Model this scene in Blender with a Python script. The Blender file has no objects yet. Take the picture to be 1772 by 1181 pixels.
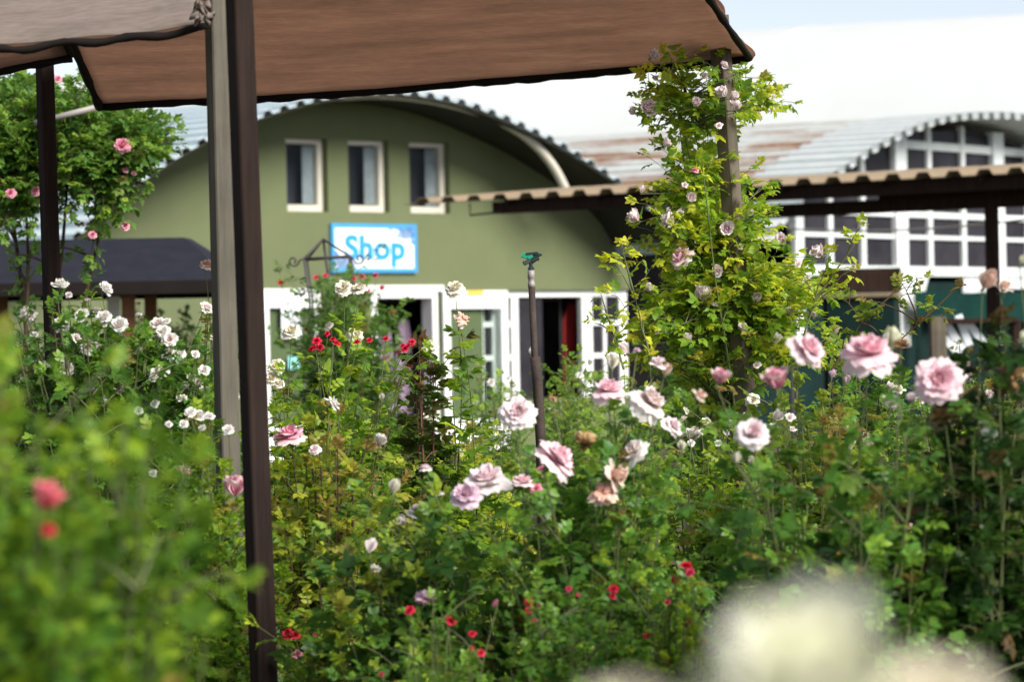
import bpy, math, random
import numpy as np
from mathutils import Vector, Matrix
R_ = random.Random(7)
NP = np.random.default_rng(11)
scene = bpy.context.scene
COL = scene.collection
rad = math.radians
# ------------------------------------------------------------------ camera model
FPX, CX, CY, ZC, ROLL = 6000.0, 886.0, 590.5, 1.6, rad(1.1)
def at(px, py, Y):
    a = (px-CX)/FPX; b = (CY-py)/FPX
    return Vector((Y*(a*math.cos(ROLL)+b*math.sin(ROLL)), Y, ZC+Y*(-a*math.sin(ROLL)+b*math.cos(ROLL))))
CAMP = Vector((0, 0, ZC))
def on_plane(px, py, P, n):
    d = at(px, py, 1.0)-CAMP
    t = (P-CAMP).dot(n)/d.dot(n)
    return CAMP+d*t
# ------------------------------------------------------------------ materials
def newmat(name):
    m = bpy.data.materials.new(name); m.use_nodes = True
    nt = m.node_tree; b = nt.nodes['Principled BSDF']
    return m, nt, b
def lk(nt, a, b): nt.links.new(a, b)
def noise(nt, scale, detail=4, rough=.6, stretch=None, rot=0):
    tc = nt.nodes.new('ShaderNodeTexCoord')
    mp = nt.nodes.new('ShaderNodeMapping')
    if stretch: mp.inputs['Scale'].default_value = stretch
    if rot: mp.vector_type = 'TEXTURE'; mp.inputs['Rotation'].default_value = (0, 0, rot); mp.inputs['Scale'].default_value = tuple(1/x for x in stretch)
    lk(nt, tc.outputs['Object'], mp.inputs['Vector'])
    n = nt.nodes.new('ShaderNodeTexNoise'); n.inputs['Scale'].default_value = scale
    n.inputs['Detail'].default_value = detail; n.inputs['Roughness'].default_value = rough
    lk(nt, mp.outputs['Vector'], n.inputs['Vector'])
    return n
def ramp(nt, fac, stops):
    r = nt.nodes.new('ShaderNodeValToRGB'); e = r.color_ramp.elements
    while len(e) < len(stops): e.new(0.5)
    for i, (p, c) in enumerate(stops):
        e[i].position = p; e[i].color = (*c, 1)
    lk(nt, fac, r.inputs['Fac'])
    return r
def solid(name, c, rough=.6, var=.18, scale=3.0, stretch=None, bump=0, metal=0, bscale=None, detail=5):
    m, nt, b = newmat(name)
    n = noise(nt, scale, detail, .65, stretch)
    r = ramp(nt, n.outputs['Fac'], [(.25, tuple(x*(1-var) for x in c)), (.75, tuple(min(1, x*(1+var)) for x in c))])
    lk(nt, r.outputs['Color'], b.inputs['Base Color'])
    b.inputs['Roughness'].default_value = rough; b.inputs['Metallic'].default_value = metal
    if rough >= .7: b.inputs['Specular IOR Level'].default_value = .12
    if bump:
        n2 = noise(nt, bscale or scale*6, 5, .6, stretch)
        bp = nt.nodes.new('ShaderNodeBump'); bp.inputs['Strength'].default_value = bump
        bp.inputs['Distance'].default_value = .01
        lk(nt, n2.outputs['Fac'], bp.inputs['Height']); lk(nt, bp.outputs['Normal'], b.inputs['Normal'])
    return m
def streaks(m, amount):
    nt = m.node_tree; b = nt.nodes['Principled BSDF']; src = b.inputs['Base Color'].links[0].from_socket
    n = noise(nt, .8, 7, .65, (1, 1, .22)); r = ramp(nt, n.outputs['Fac'], [(.42, (1, 1, 1)), (.75, (1-amount, 1-amount, 1-amount*1.1))])
    mx = nt.nodes.new('ShaderNodeMix'); mx.data_type = 'RGBA'; mx.blend_type = 'MULTIPLY'; mx.inputs['Factor'].default_value = 1
    lk(nt, src, mx.inputs['A']); lk(nt, r.outputs['Color'], mx.inputs['B']); lk(nt, mx.outputs['Result'], b.inputs['Base Color'])
def wood(name, c1, c2, scale=26):
    m, nt, b = newmat(name)
    n = noise(nt, scale, 8, .7, (1, 1, .05))
    n2 = noise(nt, 3.5, 5, .6)
    r = ramp(nt, n.outputs['Fac'], [(.28, c1), (.72, c2)])
    mx = nt.nodes.new('ShaderNodeMix'); mx.data_type = 'RGBA'; mx.blend_type = 'MULTIPLY'; mx.inputs['Factor'].default_value = .7
    r2 = ramp(nt, n2.outputs['Fac'], [(.3, (.55, .55, .55)), (.65, (1, 1, 1))])
    lk(nt, r.outputs['Color'], mx.inputs['A']); lk(nt, r2.outputs['Color'], mx.inputs['B'])
    lk(nt, mx.outputs['Result'], b.inputs['Base Color']); b.inputs['Roughness'].default_value = .8; b.inputs['Specular IOR Level'].default_value = .12
    bp = nt.nodes.new('ShaderNodeBump'); bp.inputs['Strength'].default_value = .5; bp.inputs['Distance'].default_value = .004
    lk(nt, n.outputs['Fac'], bp.inputs['Height']); lk(nt, bp.outputs['Normal'], b.inputs['Normal'])
    return m
def leafmat(name, dark, mid, light, young, rough=.42, trans=.38):
    m, nt, b = newmat(name)
    a = nt.nodes.new('ShaderNodeAttribute'); a.attribute_name = 'tint'
    g = nt.nodes.new('ShaderNodeNewGeometry')
    ma = nt.nodes.new('ShaderNodeMath'); ma.operation = 'MULTIPLY_ADD'
    ma.inputs[1].default_value = .22; lk(nt, g.outputs['Random Per Island'], ma.inputs[0]); lk(nt, a.outputs['Fac'], ma.inputs[2])
    sb = nt.nodes.new('ShaderNodeMath'); sb.operation = 'SUBTRACT'; sb.inputs[1].default_value = .11
    lk(nt, ma.outputs[0], sb.inputs[0])
    r = ramp(nt, sb.outputs[0], [(.05, dark), (.5, mid), (.95, light)])
    ay = nt.nodes.new('ShaderNodeAttribute'); ay.attribute_name = 'young'
    mx = nt.nodes.new('ShaderNodeMix'); mx.data_type = 'RGBA'; mx.inputs['B'].default_value = (*young, 1)
    lk(nt, ay.outputs['Fac'], mx.inputs['Factor']); lk(nt, r.outputs['Color'], mx.inputs['A'])
    lk(nt, mx.outputs['Result'], b.inputs['Base Color']); b.inputs['Roughness'].default_value = rough; b.inputs['Specular IOR Level'].default_value = .3
    tr = nt.nodes.new('ShaderNodeBsdfTranslucent')
    hs = nt.nodes.new('ShaderNodeHueSaturation'); hs.inputs['Hue'].default_value = .485; hs.inputs['Value'].default_value = 2.1
    lk(nt, mx.outputs['Result'], hs.inputs['Color']); lk(nt, hs.outputs['Color'], tr.inputs['Color'])
    ms = nt.nodes.new('ShaderNodeMixShader'); ms.inputs['Fac'].default_value = trans
    out = nt.nodes['Material Output']
    lk(nt, b.outputs['BSDF'], ms.inputs[1]); lk(nt, tr.outputs['BSDF'], ms.inputs[2]); lk(nt, ms.outputs['Shader'], out.inputs['Surface'])
    return m
def petalmat(name, outer, inner, edge=None, trans=.3):
    m, nt, b = newmat(name)
    a = nt.nodes.new('ShaderNodeAttribute'); a.attribute_name = 'pig'
    n = noise(nt, 2.5, 3)
    ma = nt.nodes.new('ShaderNodeMath'); ma.operation = 'MULTIPLY_ADD'; ma.inputs[1].default_value = .35
    lk(nt, n.outputs['Fac'], ma.inputs[0]); lk(nt, a.outputs['Fac'], ma.inputs[2])
    sb = nt.nodes.new('ShaderNodeMath'); sb.operation = 'SUBTRACT'; sb.inputs[1].default_value = .17
    lk(nt, ma.outputs[0], sb.inputs[0])
    st = [(.0, edge or outer), (.22, outer), (.95, inner)]
    r = ramp(nt, sb.outputs[0], st)
    lk(nt, r.outputs['Color'], b.inputs['Base Color']); b.inputs['Roughness'].default_value = .6
    b.inputs['Specular IOR Level'].default_value = .25
    tr = nt.nodes.new('ShaderNodeBsdfTranslucent'); lk(nt, r.outputs['Color'], tr.inputs['Color'])
    ms = nt.nodes.new('ShaderNodeMixShader'); ms.inputs['Fac'].default_value = trans
    out = nt.nodes['Material Output']
    lk(nt, b.outputs['BSDF'], ms.inputs[1]); lk(nt, tr.outputs['BSDF'], ms.inputs[2]); lk(nt, ms.outputs['Shader'], out.inputs['Surface'])
    return m
def clothmat(name, c, trans, c2=None, weave=True):
    m, nt, b = newmat(name)
    n = noise(nt, 2.2, 5, .6, (1, 3, 3)); n2 = noise(nt, 64, 3, .6, (.3, 1, 1))
    r = ramp(nt, n.outputs['Fac'], [(.3, tuple(x*.82 for x in c)), (.7, tuple(x*1.12 for x in c))])
    mx = nt.nodes.new('ShaderNodeMix'); mx.data_type = 'RGBA'; mx.blend_type = 'MULTIPLY'; mx.inputs['Factor'].default_value = .9
    r2 = ramp(nt, n2.outputs['Fac'], [(.35, (.7, .7, .7)), (.65, (1, 1, 1))])
    lk(nt, r.outputs['Color'], mx.inputs['A']); lk(nt, r2.outputs['Color'], mx.inputs['B'])
    lk(nt, mx.outputs['Result'], b.inputs['Base Color']); b.inputs['Roughness'].default_value = .9
    tr = nt.nodes.new('ShaderNodeBsdfTranslucent')
    if c2:
        m2 = nt.nodes.new('ShaderNodeMix'); m2.data_type = 'RGBA'; m2.blend_type = 'MULTIPLY'; m2.inputs['Factor'].default_value = .4
        m2.inputs['A'].default_value = (*[x*1.14 for x in c2], 1); m3 = nt.nodes.new('ShaderNodeMix'); m3.data_type = 'RGBA'; m3.blend_type = 'MULTIPLY'; m3.inputs['Factor'].default_value = 1
        r3 = ramp(nt, n.outputs['Fac'], [(.3, (.78, .78, .78)), (.7, (1, 1, 1))])
        lk(nt, r2.outputs['Color'], m2.inputs['B']); lk(nt, m2.outputs['Result'], m3.inputs['A']); lk(nt, r3.outputs['Color'], m3.inputs['B']); lk(nt, m3.outputs['Result'], tr.inputs['Color'])
    else: lk(nt, mx.outputs['Result'], tr.inputs['Color'])
    ms = nt.nodes.new('ShaderNodeMixShader'); ms.inputs['Fac'].default_value = trans
    out = nt.nodes['Material Output']
    lk(nt, b.outputs['BSDF'], ms.inputs[1]); lk(nt, tr.outputs['BSDF'], ms.inputs[2]); lk(nt, ms.outputs['Shader'], out.inputs['Surface'])
    return m
def rustroof(name, base, amount):
    m, nt, b = newmat(name)
    n = noise(nt, .8, 8, .70, (.22, 1, 1.4), rad(145)); n2 = noise(nt, 5, 6, .7)
    r = ramp(nt, n.outputs['Fac'], [(amount-.03, (0, 0, 0)), (amount+.05, (1, 1, 1))])
    rc = ramp(nt, n2.outputs['Fac'], [(.3, (.24, .11, .06)), (.7, (.46, .31, .21))])
    bc = ramp(nt, n2.outputs['Fac'], [(.3, tuple(x*.85 for x in base)), (.7, base)])
    mx = nt.nodes.new('ShaderNodeMix'); mx.data_type = 'RGBA'
    lk(nt, r.outputs['Color'], mx.inputs['Factor']); lk(nt, bc.outputs['Color'], mx.inputs['A']); lk(nt, rc.outputs['Color'], mx.inputs['B'])
    lk(nt, mx.outputs['Result'], b.inputs['Base Color']); b.inputs['Roughness'].default_value = .5
    return m
def glassmat(name, c, rough=.06):
    m, nt, b = newmat(name)
    n = noise(nt, 1.3, 3)
    r = ramp(nt, n.outputs['Fac'], [(.3, tuple(x*.6 for x in c)), (.7, tuple(x*1.3 for x in c))])
    lk(nt, r.outputs['Color'], b.inputs['Base Color']); b.inputs['Roughness'].default_value = rough; b.inputs['Specular IOR Level'].default_value = .03
    return m
def clearglass(name):
    m, nt, b = newmat(name)
    tr = nt.nodes.new('ShaderNodeBsdfTransparent'); tr.inputs['Color'].default_value = (.9, .94, .92, 1)
    gl = nt.nodes.new('ShaderNodeBsdfGlossy'); gl.inputs['Roughness'].default_value = .03
    fr = nt.nodes.new('ShaderNodeFresnel'); fr.inputs['IOR'].default_value = 1.12
    ms = nt.nodes.new('ShaderNodeMixShader')
    lk(nt, fr.outputs[0], ms.inputs['Fac']); lk(nt, tr.outputs[0], ms.inputs[1]); lk(nt, gl.outputs[0], ms.inputs[2])
    lk(nt, ms.outputs['Shader'], nt.nodes['Material Output'].inputs['Surface'])
    return m
M = dict(
    wall=solid('green_plaster', (.136, .158, .080), .85, .09, .8, bump=.25, bscale=60),
    reveal=solid('plaster_inside', (.2, .2, .17), .9),
    white=solid('white_paint', (.78, .79, .78), .5, .06, 4),
    cream=solid('cream_paint', (.58, .545, .46), .5, .12, 3),
    dirtywhite=solid('old_white_paint', (.72, .76, .76), .55, .12, 2.5),
    blueroof=rustroof('pale_blue_roof_sheet', (.60, .70, .74), .86),
    cleanroof=rustroof('clean_roof_sheet', (.64, .68, .67), .8),
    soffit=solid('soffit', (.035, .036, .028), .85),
    rustroof=rustroof('rusty_roof_sheet', (.66, .68, .65), .515),
    plastic=solid('white_plastic', (.585, .615, .61), .6, .03, .3),
    tan=rustroof('tan_roof_sheet', (.25, .19, .12), .72),
    beam=wood('dark_beam', (.018, .010, .007), (.05, .03, .022)),
    darkpost=wood('dark_stained_post', (.008, .005, .004), (.040, .025, .020)),
    greypost=wood('weathered_post', (.07, .063, .048), (.175, .16, .128)),
    brownpost=wood('brown_post', (.07, .058, .042), (.19, .16, .12)),
    warmpost=wood('warm_post', (.16, .07, .035), (.3, .15, .08)),
    shade=clothmat('brown_shade_cloth', (.30, .20, .145), .6, (.58, .42, .335)),
    palecloth=clothmat('pale_shade_cloth', (.30, .245, .21), .35, (.5, .36, .28)),  # paler, greyer version of the brown cloth for near slope and torn corner
    hem=solid('black_hem', (.014, .011, .010), .9),
    felt=solid('dark_felt_roof', (.018, .0195, .028), .85, .2, 6, bump=.4),
    iron=solid('dark_iron', (.05, .042, .045), .6, .3, 10),
    pipe=solid('rusty_riser', (.055, .042, .036), .7, .4, 14, bump=.4),
    coupling=solid('grey_plastic', (.25, .23, .21), .5),
    greenplastic=solid('green_plastic', (.01, .25, .14), .35),
    blackplastic=solid('black_plastic', (.012, .025, .025), .4),
    signwhite=solid('sign_white', (.82, .87, .9), .4, .03),
    signblue=solid('sign_blue', (.02, .30, .72), .4, .08),
    borderblue=solid('border_blue', (.05, .30, .58), .4, .1),
    printpale=solid('pale_blue_print', (.42, .58, .88), .4, .25, 20),
    printblue=solid('mid_blue_print', (.10, .30, .70), .4, .3, 20),
    yellow=solid('yellow_sticker', (.75, .50, .08), .5),
    cyan=solid('turquoise_sticker', (.25, .62, .62), .5),
    grey=solid('grey_print', (.18, .19, .19), .6),
    darkglass=glassmat('dark_glass', (.030, .028, .034)),
    blueglass=glassmat('sky_glass', (.035, .033, .045)),
    clear=clearglass('clear_glass'),
    curtain=clothmat('net_curtain', (.55, .55, .62), .2),
    canvas=solid('dark_green_canvas', (.003, .028, .023), .8, .2, 2),
    darkgreen=solid('dark_green_boards', (.006, .020, .018), .75, .3, 3),
    redcloth=clothmat('dark_red_cloth', (.36, .02, .02), .1),
    mauvecloth=clothmat('mauve_cloth', (.38, .27, .40), .15),
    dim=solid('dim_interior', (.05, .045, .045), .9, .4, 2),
    cane=solid('green_cane', (.09, .11, .035), .6, .4, 12),
    browncane=solid('brown_cane', (.075, .05, .03), .7, .4, 12),
    redcane=solid('red_cane', (.12, .045, .03), .6, .4, 12),
    calyx=solid('calyx_green', (.10, .16, .045), .6, .3, 30),
)
streaks(M['wall'], .10); streaks(M['plastic'], .04); streaks(M['dirtywhite'], .25)
def soilmat():
    m, nt, b = newmat('garden_soil')
    n = noise(nt, .35, 6, .6); n2 = noise(nt, 14, 8, .7)
    s = ramp(nt, n2.outputs['Fac'], [(.3, (.022, .014, .009)), (.55, (.075, .05, .034)), (.8, (.2, .15, .11))])
    gcol = ramp(nt, n2.outputs['Fac'], [(.3, (.03, .055, .012)), (.7, (.10, .15, .035))])
    f = ramp(nt, n.outputs['Fac'], [(.5, (0, 0, 0)), (.6, (1, 1, 1))])
    mx = nt.nodes.new('ShaderNodeMix'); mx.data_type = 'RGBA'
    lk(nt, f.outputs['Color'], mx.inputs['Factor']); lk(nt, s.outputs['Color'], mx.inputs['A']); lk(nt, gcol.outputs['Color'], mx.inputs['B'])
    lk(nt, mx.outputs['Result'], b.inputs['Base Color']); b.inputs['Roughness'].default_value = .95
    bp = nt.nodes.new('ShaderNodeBump'); bp.inputs['Strength'].default_value = .8; bp.inputs['Distance'].default_value = .04
    lk(nt, n2.outputs['Fac'], bp.inputs['Height']); lk(nt, bp.outputs['Normal'], b.inputs['Normal'])
    return m
# leaves: dark, mid, light, young-shoot colours
L = dict(
    fresh=leafmat('fresh_leaves', (0.036, 0.107, 0.014), (0.118, 0.233, 0.020), (0.360, 0.468, 0.032), (0.252, 0.200, 0.045), .45, .42),
    lime=leafmat('lime_leaves', (0.048, 0.140, 0.020), (0.182, 0.317, 0.026), (0.570, 0.576, 0.045), (0.36, 0.31, 0.06), .45, .45),
    deep=leafmat('deep_leaves', (0.032, 0.102, 0.019), (0.082, 0.195, 0.026), (0.227, 0.356, 0.036), (0.192, 0.124, 0.032), .38, .28),
    bluish=leafmat('bluish_leaves', (0.035, 0.103, 0.021), (0.089, 0.193, 0.031), (0.556, 0.616, 0.036), (0.192, 0.130, 0.032), .36, .30),
    bronze=leafmat('bronze_leaves', (0.015, 0.046, 0.009), (0.038, 0.087, 0.014), (0.108, 0.163, 0.022), (0.105, 0.053, 0.025), .36, .28),
    olive=leafmat('olive_leaves', (0.051, 0.106, 0.014), (0.131, 0.203, 0.022), (0.319, 0.374, 0.040), (0.24, 0.16, 0.05), .5, .4),
    amber=leafmat('amber_leaves', (0.038, 0.103, 0.016), (0.138, 0.220, 0.025), (0.376, 0.398, 0.040), (0.26, 0.175, 0.05), .45, .42),
    far=leafmat('far_leaves', (0.048, 0.124, 0.024), (0.120, 0.239, 0.039), (0.288, 0.412, 0.055), (0.2, 0.16, 0.05), .5, .4),
)
P = dict(
    pink=petalmat('pink_petals', (.87, .65, .70), (.80, .34, .43), (.88, .76, .76)),
    palepink=petalmat('pale_pink_petals', (.87, .77, .78), (.80, .48, .54), (.87, .82, .80)),
    blush=petalmat('blush_petals', (.86, .80, .76), (.82, .60, .58), (.87, .85, .81)),
    white=petalmat('white_petals', (.86, .84, .80), (.84, .76, .70), (.87, .86, .84)),
    ivory=petalmat('ivory_petals', (.82, .78, .66), (.72, .66, .42), (.84, .82, .74)),
    cream=petalmat('cream_petals', (.87, .87, .70), (.78, .78, .38), (.88, .88, .80)),
    beige=petalmat('beige_petals', (.84, .78, .64), (.74, .66, .44), (.85, .79, .68)),
    red=petalmat('red_petals', (.58, .012, .045), (.42, .006, .02), (.64, .03, .08), .2),
    crimson=petalmat('crimson_petals', (.62, .04, .11), (.45, .01, .04), (.68, .10, .18), .2),
    coral=petalmat('coral_petals', (.86, .20, .26), (.74, .08, .12), (.88, .38, .40), .3),
    hot=petalmat('hot_pink_petals', (.75, .30, .40), (.65, .09, .20), (.8, .45, .5), .25),
    edged=petalmat('pink_edged_petals', (.80, .40, .50), (.70, .16, .32), (.84, .76, .70)),
    mauve=petalmat('mauve_petals', (.72, .52, .62), (.55, .28, .38), (.74, .60, .68)),
    brown=petalmat('withered_petals', (.42, .27, .12), (.16, .07, .03), (.55, .40, .22), .2),
    peach=petalmat('peach_petals', (.82, .62, .52), (.74, .36, .26), (.84, .72, .64)),
)
# ------------------------------------------------------------------ mesh helpers
def wpos(o):
    p = Vector((0, 0, 0))
    while o is not None:
        p += o.location; o = o.parent
    return p
class MB:
    def __init__(s): s.v = []; s.f = []
    def add(s, vs, fs):
        k = len(s.v); s.v += [Vector(v) for v in vs]; s.f += [tuple(i+k for i in f) for f in fs]; return s
    def hexa(s, p):   # eight points: bottom loop, top loop
        return s.add(p, [(3, 2, 1, 0), (4, 5, 6, 7), (0, 1, 5, 4), (1, 2, 6, 5), (2, 3, 7, 6), (3, 0, 4, 7)])
    def bar(s, a, b, w, d, side=None, bev=.12):
        # chamfered rectangular bar from a to b, w across 'side', d across the other
        a, b = Vector(a), Vector(b); t = (b-a).normalized()
        sx = Vector(side) if side is not None else (Vector((0, 0, 1)) if abs(t.z) < .9 else Vector((1, 0, 0)))
        sx = (sx-t*sx.dot(t)).normalized(); sy = t.cross(sx)
        c = min(w, d)*bev; pr = []
        for x, y in ((w/2-c, -d/2), (w/2, -d/2+c), (w/2, d/2-c), (w/2-c, d/2), (-w/2+c, d/2), (-w/2, d/2-c), (-w/2, -d/2+c), (-w/2+c, -d/2)):
            pr.append(sx*x+sy*y)
        vs = [a+q for q in pr]+[b+q for q in pr]
        n = 8
        return s.add(vs, [(i, (i+1) % n, n+(i+1) % n, n+i) for i in range(n)]+[tuple(range(n-1, -1, -1)), tuple(range(n, 2*n))])
    def tube(s, pts, r, n=8, cap=True):
        pts = [Vector(p) for p in pts]; rs = r if hasattr(r, '__len__') else [r]*len(pts)
        k = len(s.v); up = Vector((.31, .17, .93))
        for i, p in enumerate(pts):
            t = (pts[min(i+1, len(pts)-1)]-pts[max(i-1, 0)]).normalized()
            a = t.cross(up)
            if a.length < .05: a = t.cross(Vector((1, 0, 0)))
            a.normalize(); b = t.cross(a)
            for j in range(n):
                q = 2*math.pi*j/n
                s.v.append(p+(a*math.cos(q)+b*math.sin(q))*rs[i])
        m = len(pts)
        for i in range(m-1):
            for j in range(n):
                s.f.append((k+i*n+j, k+i*n+(j+1) % n, k+(i+1)*n+(j+1) % n, k+(i+1)*n+j))
        if cap:
            s.f.append(tuple(k+j for j in range(n-1, -1, -1))); s.f.append(tuple(k+(m-1)*n+j for j in range(n)))
        return s
    def grid(s, rows, th=None):
        # rows: list of equal-length lists of points; th: offset vector giving thickness
        k = len(s.v); h, w = len(rows), len(rows[0])
        for r in rows: s.v += [Vector(p) for p in r]
        for i in range(h-1):
            for j in range(w-1):
                s.f.append((k+i*w+j, k+i*w+j+1, k+(i+1)*w+j+1, k+(i+1)*w+j))
        if th is not None:
            k2 = len(s.v); o = Vector(th)
            for r in rows: s.v += [Vector(p)+o for p in r]
            for i in range(h-1):
                for j in range(w-1):
                    s.f.append((k2+i*w+j, k2+(i+1)*w+j, k2+(i+1)*w+j+1, k2+i*w+j+1))
            def edge(ids):
                for a, b in zip(ids, ids[1:]): s.f.append((k+a, k2+a, k2+b, k+b))
            edge([j for j in range(w)]); edge([(h-1)*w+j for j in range(w-1, -1, -1)])
            edge([i*w for i in range(h-1, -1, -1)]); edge([i*w+w-1 for i in range(h)])
        return s
    def build(s, name, mat, parent=None, smooth=False, loc=None):
        org = wpos(parent) if parent is not None else (Vector(loc) if loc is not None else Vector((0, 0, 0)))
        me = bpy.data.meshes.new(name); me.from_pydata([tuple(v-org) for v in s.v], [], s.f); me.update()
        if smooth: me.polygons.foreach_set('use_smooth', [True]*len(me.polygons))
        me.materials.append(mat)
        o = bpy.data.objects.new(name, me); COL.objects.link(o)
        if parent is not None: o.parent = parent
        else: o.location = org
        return o
def tag(o, label=None, cat=None, group=None, kind=None):
    if label: o['label'] = label
    if cat: o['category'] = cat
    if group: o['group'] = group
    if kind: o['kind'] = kind
    return o
def thing(name, loc, label, cat, group=None):
    o = bpy.data.objects.new(name, None); o.empty_display_size = .2; COL.objects.link(o); o.location = loc
    return tag(o, label, cat, group)
def spline(pts, n):
    # Catmull-Rom through pts
    P_ = [Vector(p) for p in pts]; P_ = [P_[0]*2-P_[1]]+P_+[P_[-1]*2-P_[-2]]
    out = []; m = len(P_)-3
    for i in range(n+1):
        x = i/n*m; k = min(int(x), m-1); t = x-k
        a, b, c, d = P_[k:k+4]
        out.append(.5*((2*b)+(c-a)*t+(2*a-5*b+4*c-d)*t*t+(3*b-a-3*c+d)*t**3))
    return out
# ------------------------------------------------------------------ ground
mb = MB(); n = 40
mb.grid([[(-250+500*i/n, -60+460*j/n, 0) for i in range(n+1)] for j in range(n+1)])
tag(mb.build('ground', soilmat()), kind='structure')
Z = Vector((0, 0, 1))
# ------------------------------------------------------------------ framed wall helper
class Wall:
    def __init__(s, P0, phi):
        s.P = Vector(P0); s.P.z = 0
        s.U = Vector((math.cos(phi), math.sin(phi), 0)); s.B = Vector((-math.sin(phi), math.cos(phi), 0)); s.N = -s.B
    def w(s, u, v, n=0): return s.P+s.U*u+Z*v+s.N*n
    def uv(s, px, py, n=0):
        q = on_plane(px, py, s.P+s.N*n, s.N)-s.P
        return q.dot(s.U), q.z
    def box(s, mb, u0, u1, v0, v1, n0, n1):
        mb.hexa([s.w(u0, v0, n1), s.w(u1, v0, n1), s.w(u1, v0, n0), s.w(u0, v0, n0), s.w(u0, v1, n1), s.w(u1, v1, n1), s.w(u1, v1, n0), s.w(u0, v1, n0)]); return mb
def corrugate(prof, period, amp):
    # prof: list of (u, v) along an arch; returns a trapezoid-corrugated version
    pts = [Vector((a, b, 0)) for a, b in prof]
    cum = [0]
    for a, b in zip(pts, pts[1:]): cum.append(cum[-1]+(b-a).length)
    def pos(sl):
        for i in range(len(cum)-1):
            if sl <= cum[i+1] or i == len(cum)-2:
                t = (sl-cum[i])/(cum[i+1]-cum[i]); p = pts[i].lerp(pts[i+1], t); d = (pts[i+1]-pts[i]).normalized()
                return p, Vector((-d.y, d.x, 0))
    out = []; k = 0
    while k*period < cum[-1]:
        for f, h in ((0, 0), (.42, 0), (.55, 1), (.87, 1)):
            sl = (k+f)*period
            if sl > cum[-1]: break
            p, nn = pos(sl); q = p+nn*(h*amp); out.append((q.x, q.y))
        k += 1
    return out
# ------------------------------------------------------------------ shop
anchor = at(657, 161, 47.0)
SW = Wall(anchor, rad(45))                 # plane of the roof's front edge
OV = 1.15                                  # overhang: wall plane stands this far behind
edge_px = [(60, 470), (100, 440), (150, 395), (215, 336), (300, 276), (372, 236), (440, 206), (500, 186), (545, 174), (600, 165), (657, 161), (720, 163), (800, 178), (870, 203), (960, 245), (1020, 281), (1080, 322), (1125, 362), (1150, 400), (1165, 440)]
prof = [SW.uv(*p) for p in edge_px]
prof = [(p.x, p.y) for p in spline([(a, b, 0) for a, b in prof], 90)]
shop = thing('shop_building', SW.w(0, 0, -OV-4), 'green plastered shop with arched corrugated roof and three small upper windows', 'building')
cor = corrugate(prof, .30, .065)
mb = MB(); mb.grid([[SW.w(u, v, -n) for u, v in cor] for n in np.linspace(0, 12, 5)], (0, 0, -.012))
mb.build('roof', M['blueroof'], shop)
WW = Wall(SW.P+SW.B*OV, rad(45))           # wall plane
def topat(u):
    for (a, b), (c, d) in zip(prof, prof[1:]):
        if a <= u <= c: return b+(d-b)*(u-a)/(c-a)-.03
    return prof[0][1]
openings = []
def opening(x0, x1, y0, y1):
    u0, va = WW.uv(x0, (y0+y1)/2); u1, vb = WW.uv(x1, (y0+y1)/2)
    xm = (x0+x1)/2
    return [u0, u1, WW.uv(xm, y1)[1], WW.uv(xm, y0)[1]]
win = [opening(495, 567, 239, 366), opening(603, 673, 242, 367), opening(709, 778, 246, 369)]
door = opening(643, 757, 505, 700); door[2] = 0
glz = opening(836, 1092, 502, 690)
openings = win+[door, glz]
u_l, u_r = prof[5][0], prof[-4][0]
ub = sorted(set([round(x, 4) for x in list(np.linspace(u_l, u_r, 46))+[o[0] for o in openings]+[o[1] for o in openings]]))
mb = MB(); TH = .26
for a, b in zip(ub, ub[1:]):
    if b-a < 1e-3: continue
    c = (a+b)/2; holes = sorted([(o[2], o[3]) for o in openings if o[0]-1e-3 <= c <= o[1]+1e-3]); lo = 0
    for h0, h1 in holes+[(None, None)]:
        hi0, hi1 = (h0, h0) if h0 is not None else (topat(a), topat(b))
        if min(hi0, hi1)-lo > .005:
            mb.hexa([WW.w(a, lo, 0), WW.w(b, lo, 0), WW.w(b, lo, -TH), WW.w(a, lo, -TH), WW.w(a, hi0, 0), WW.w(b, hi1, 0), WW.w(b, hi1, -TH), WW.w(a, hi0, -TH)])
        if h1 is not None: lo = h1
mb.build('wall', M['wall'], shop)
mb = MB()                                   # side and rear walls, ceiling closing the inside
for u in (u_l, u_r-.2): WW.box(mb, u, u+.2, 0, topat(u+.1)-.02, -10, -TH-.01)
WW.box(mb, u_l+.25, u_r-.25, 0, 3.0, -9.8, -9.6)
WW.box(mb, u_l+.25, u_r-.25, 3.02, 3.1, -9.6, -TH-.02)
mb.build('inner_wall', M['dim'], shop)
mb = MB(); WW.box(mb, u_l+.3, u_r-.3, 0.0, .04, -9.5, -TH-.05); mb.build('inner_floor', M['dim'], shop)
# ceiling of the eave
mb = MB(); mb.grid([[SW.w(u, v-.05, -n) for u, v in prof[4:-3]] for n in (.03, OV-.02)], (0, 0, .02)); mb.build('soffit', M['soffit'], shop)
# cream conduit following the arch under the eave
pn = -.22
pp = [SW.uv(x, y, pn) for x, y in [(585, 166), (640, 163), (700, 166), (760, 175), (830, 194), (890, 222), (930, 254), (960, 292), (982, 334)]]
mb = MB(); mb.tube([SW.w(p.x, p.y, pn) for p in spline([(a, b, 0) for a, b in pp], 40)], .066, 10)
e = SW.w(pp[-1][0], pp[-1][1], pn); mb.bar(e+Z*.02+SW.U*.05, e+SW.U*.28+Z*.03, .1, .1)
mb.build('arch_pipe', M['cream'], shop, True)
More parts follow.
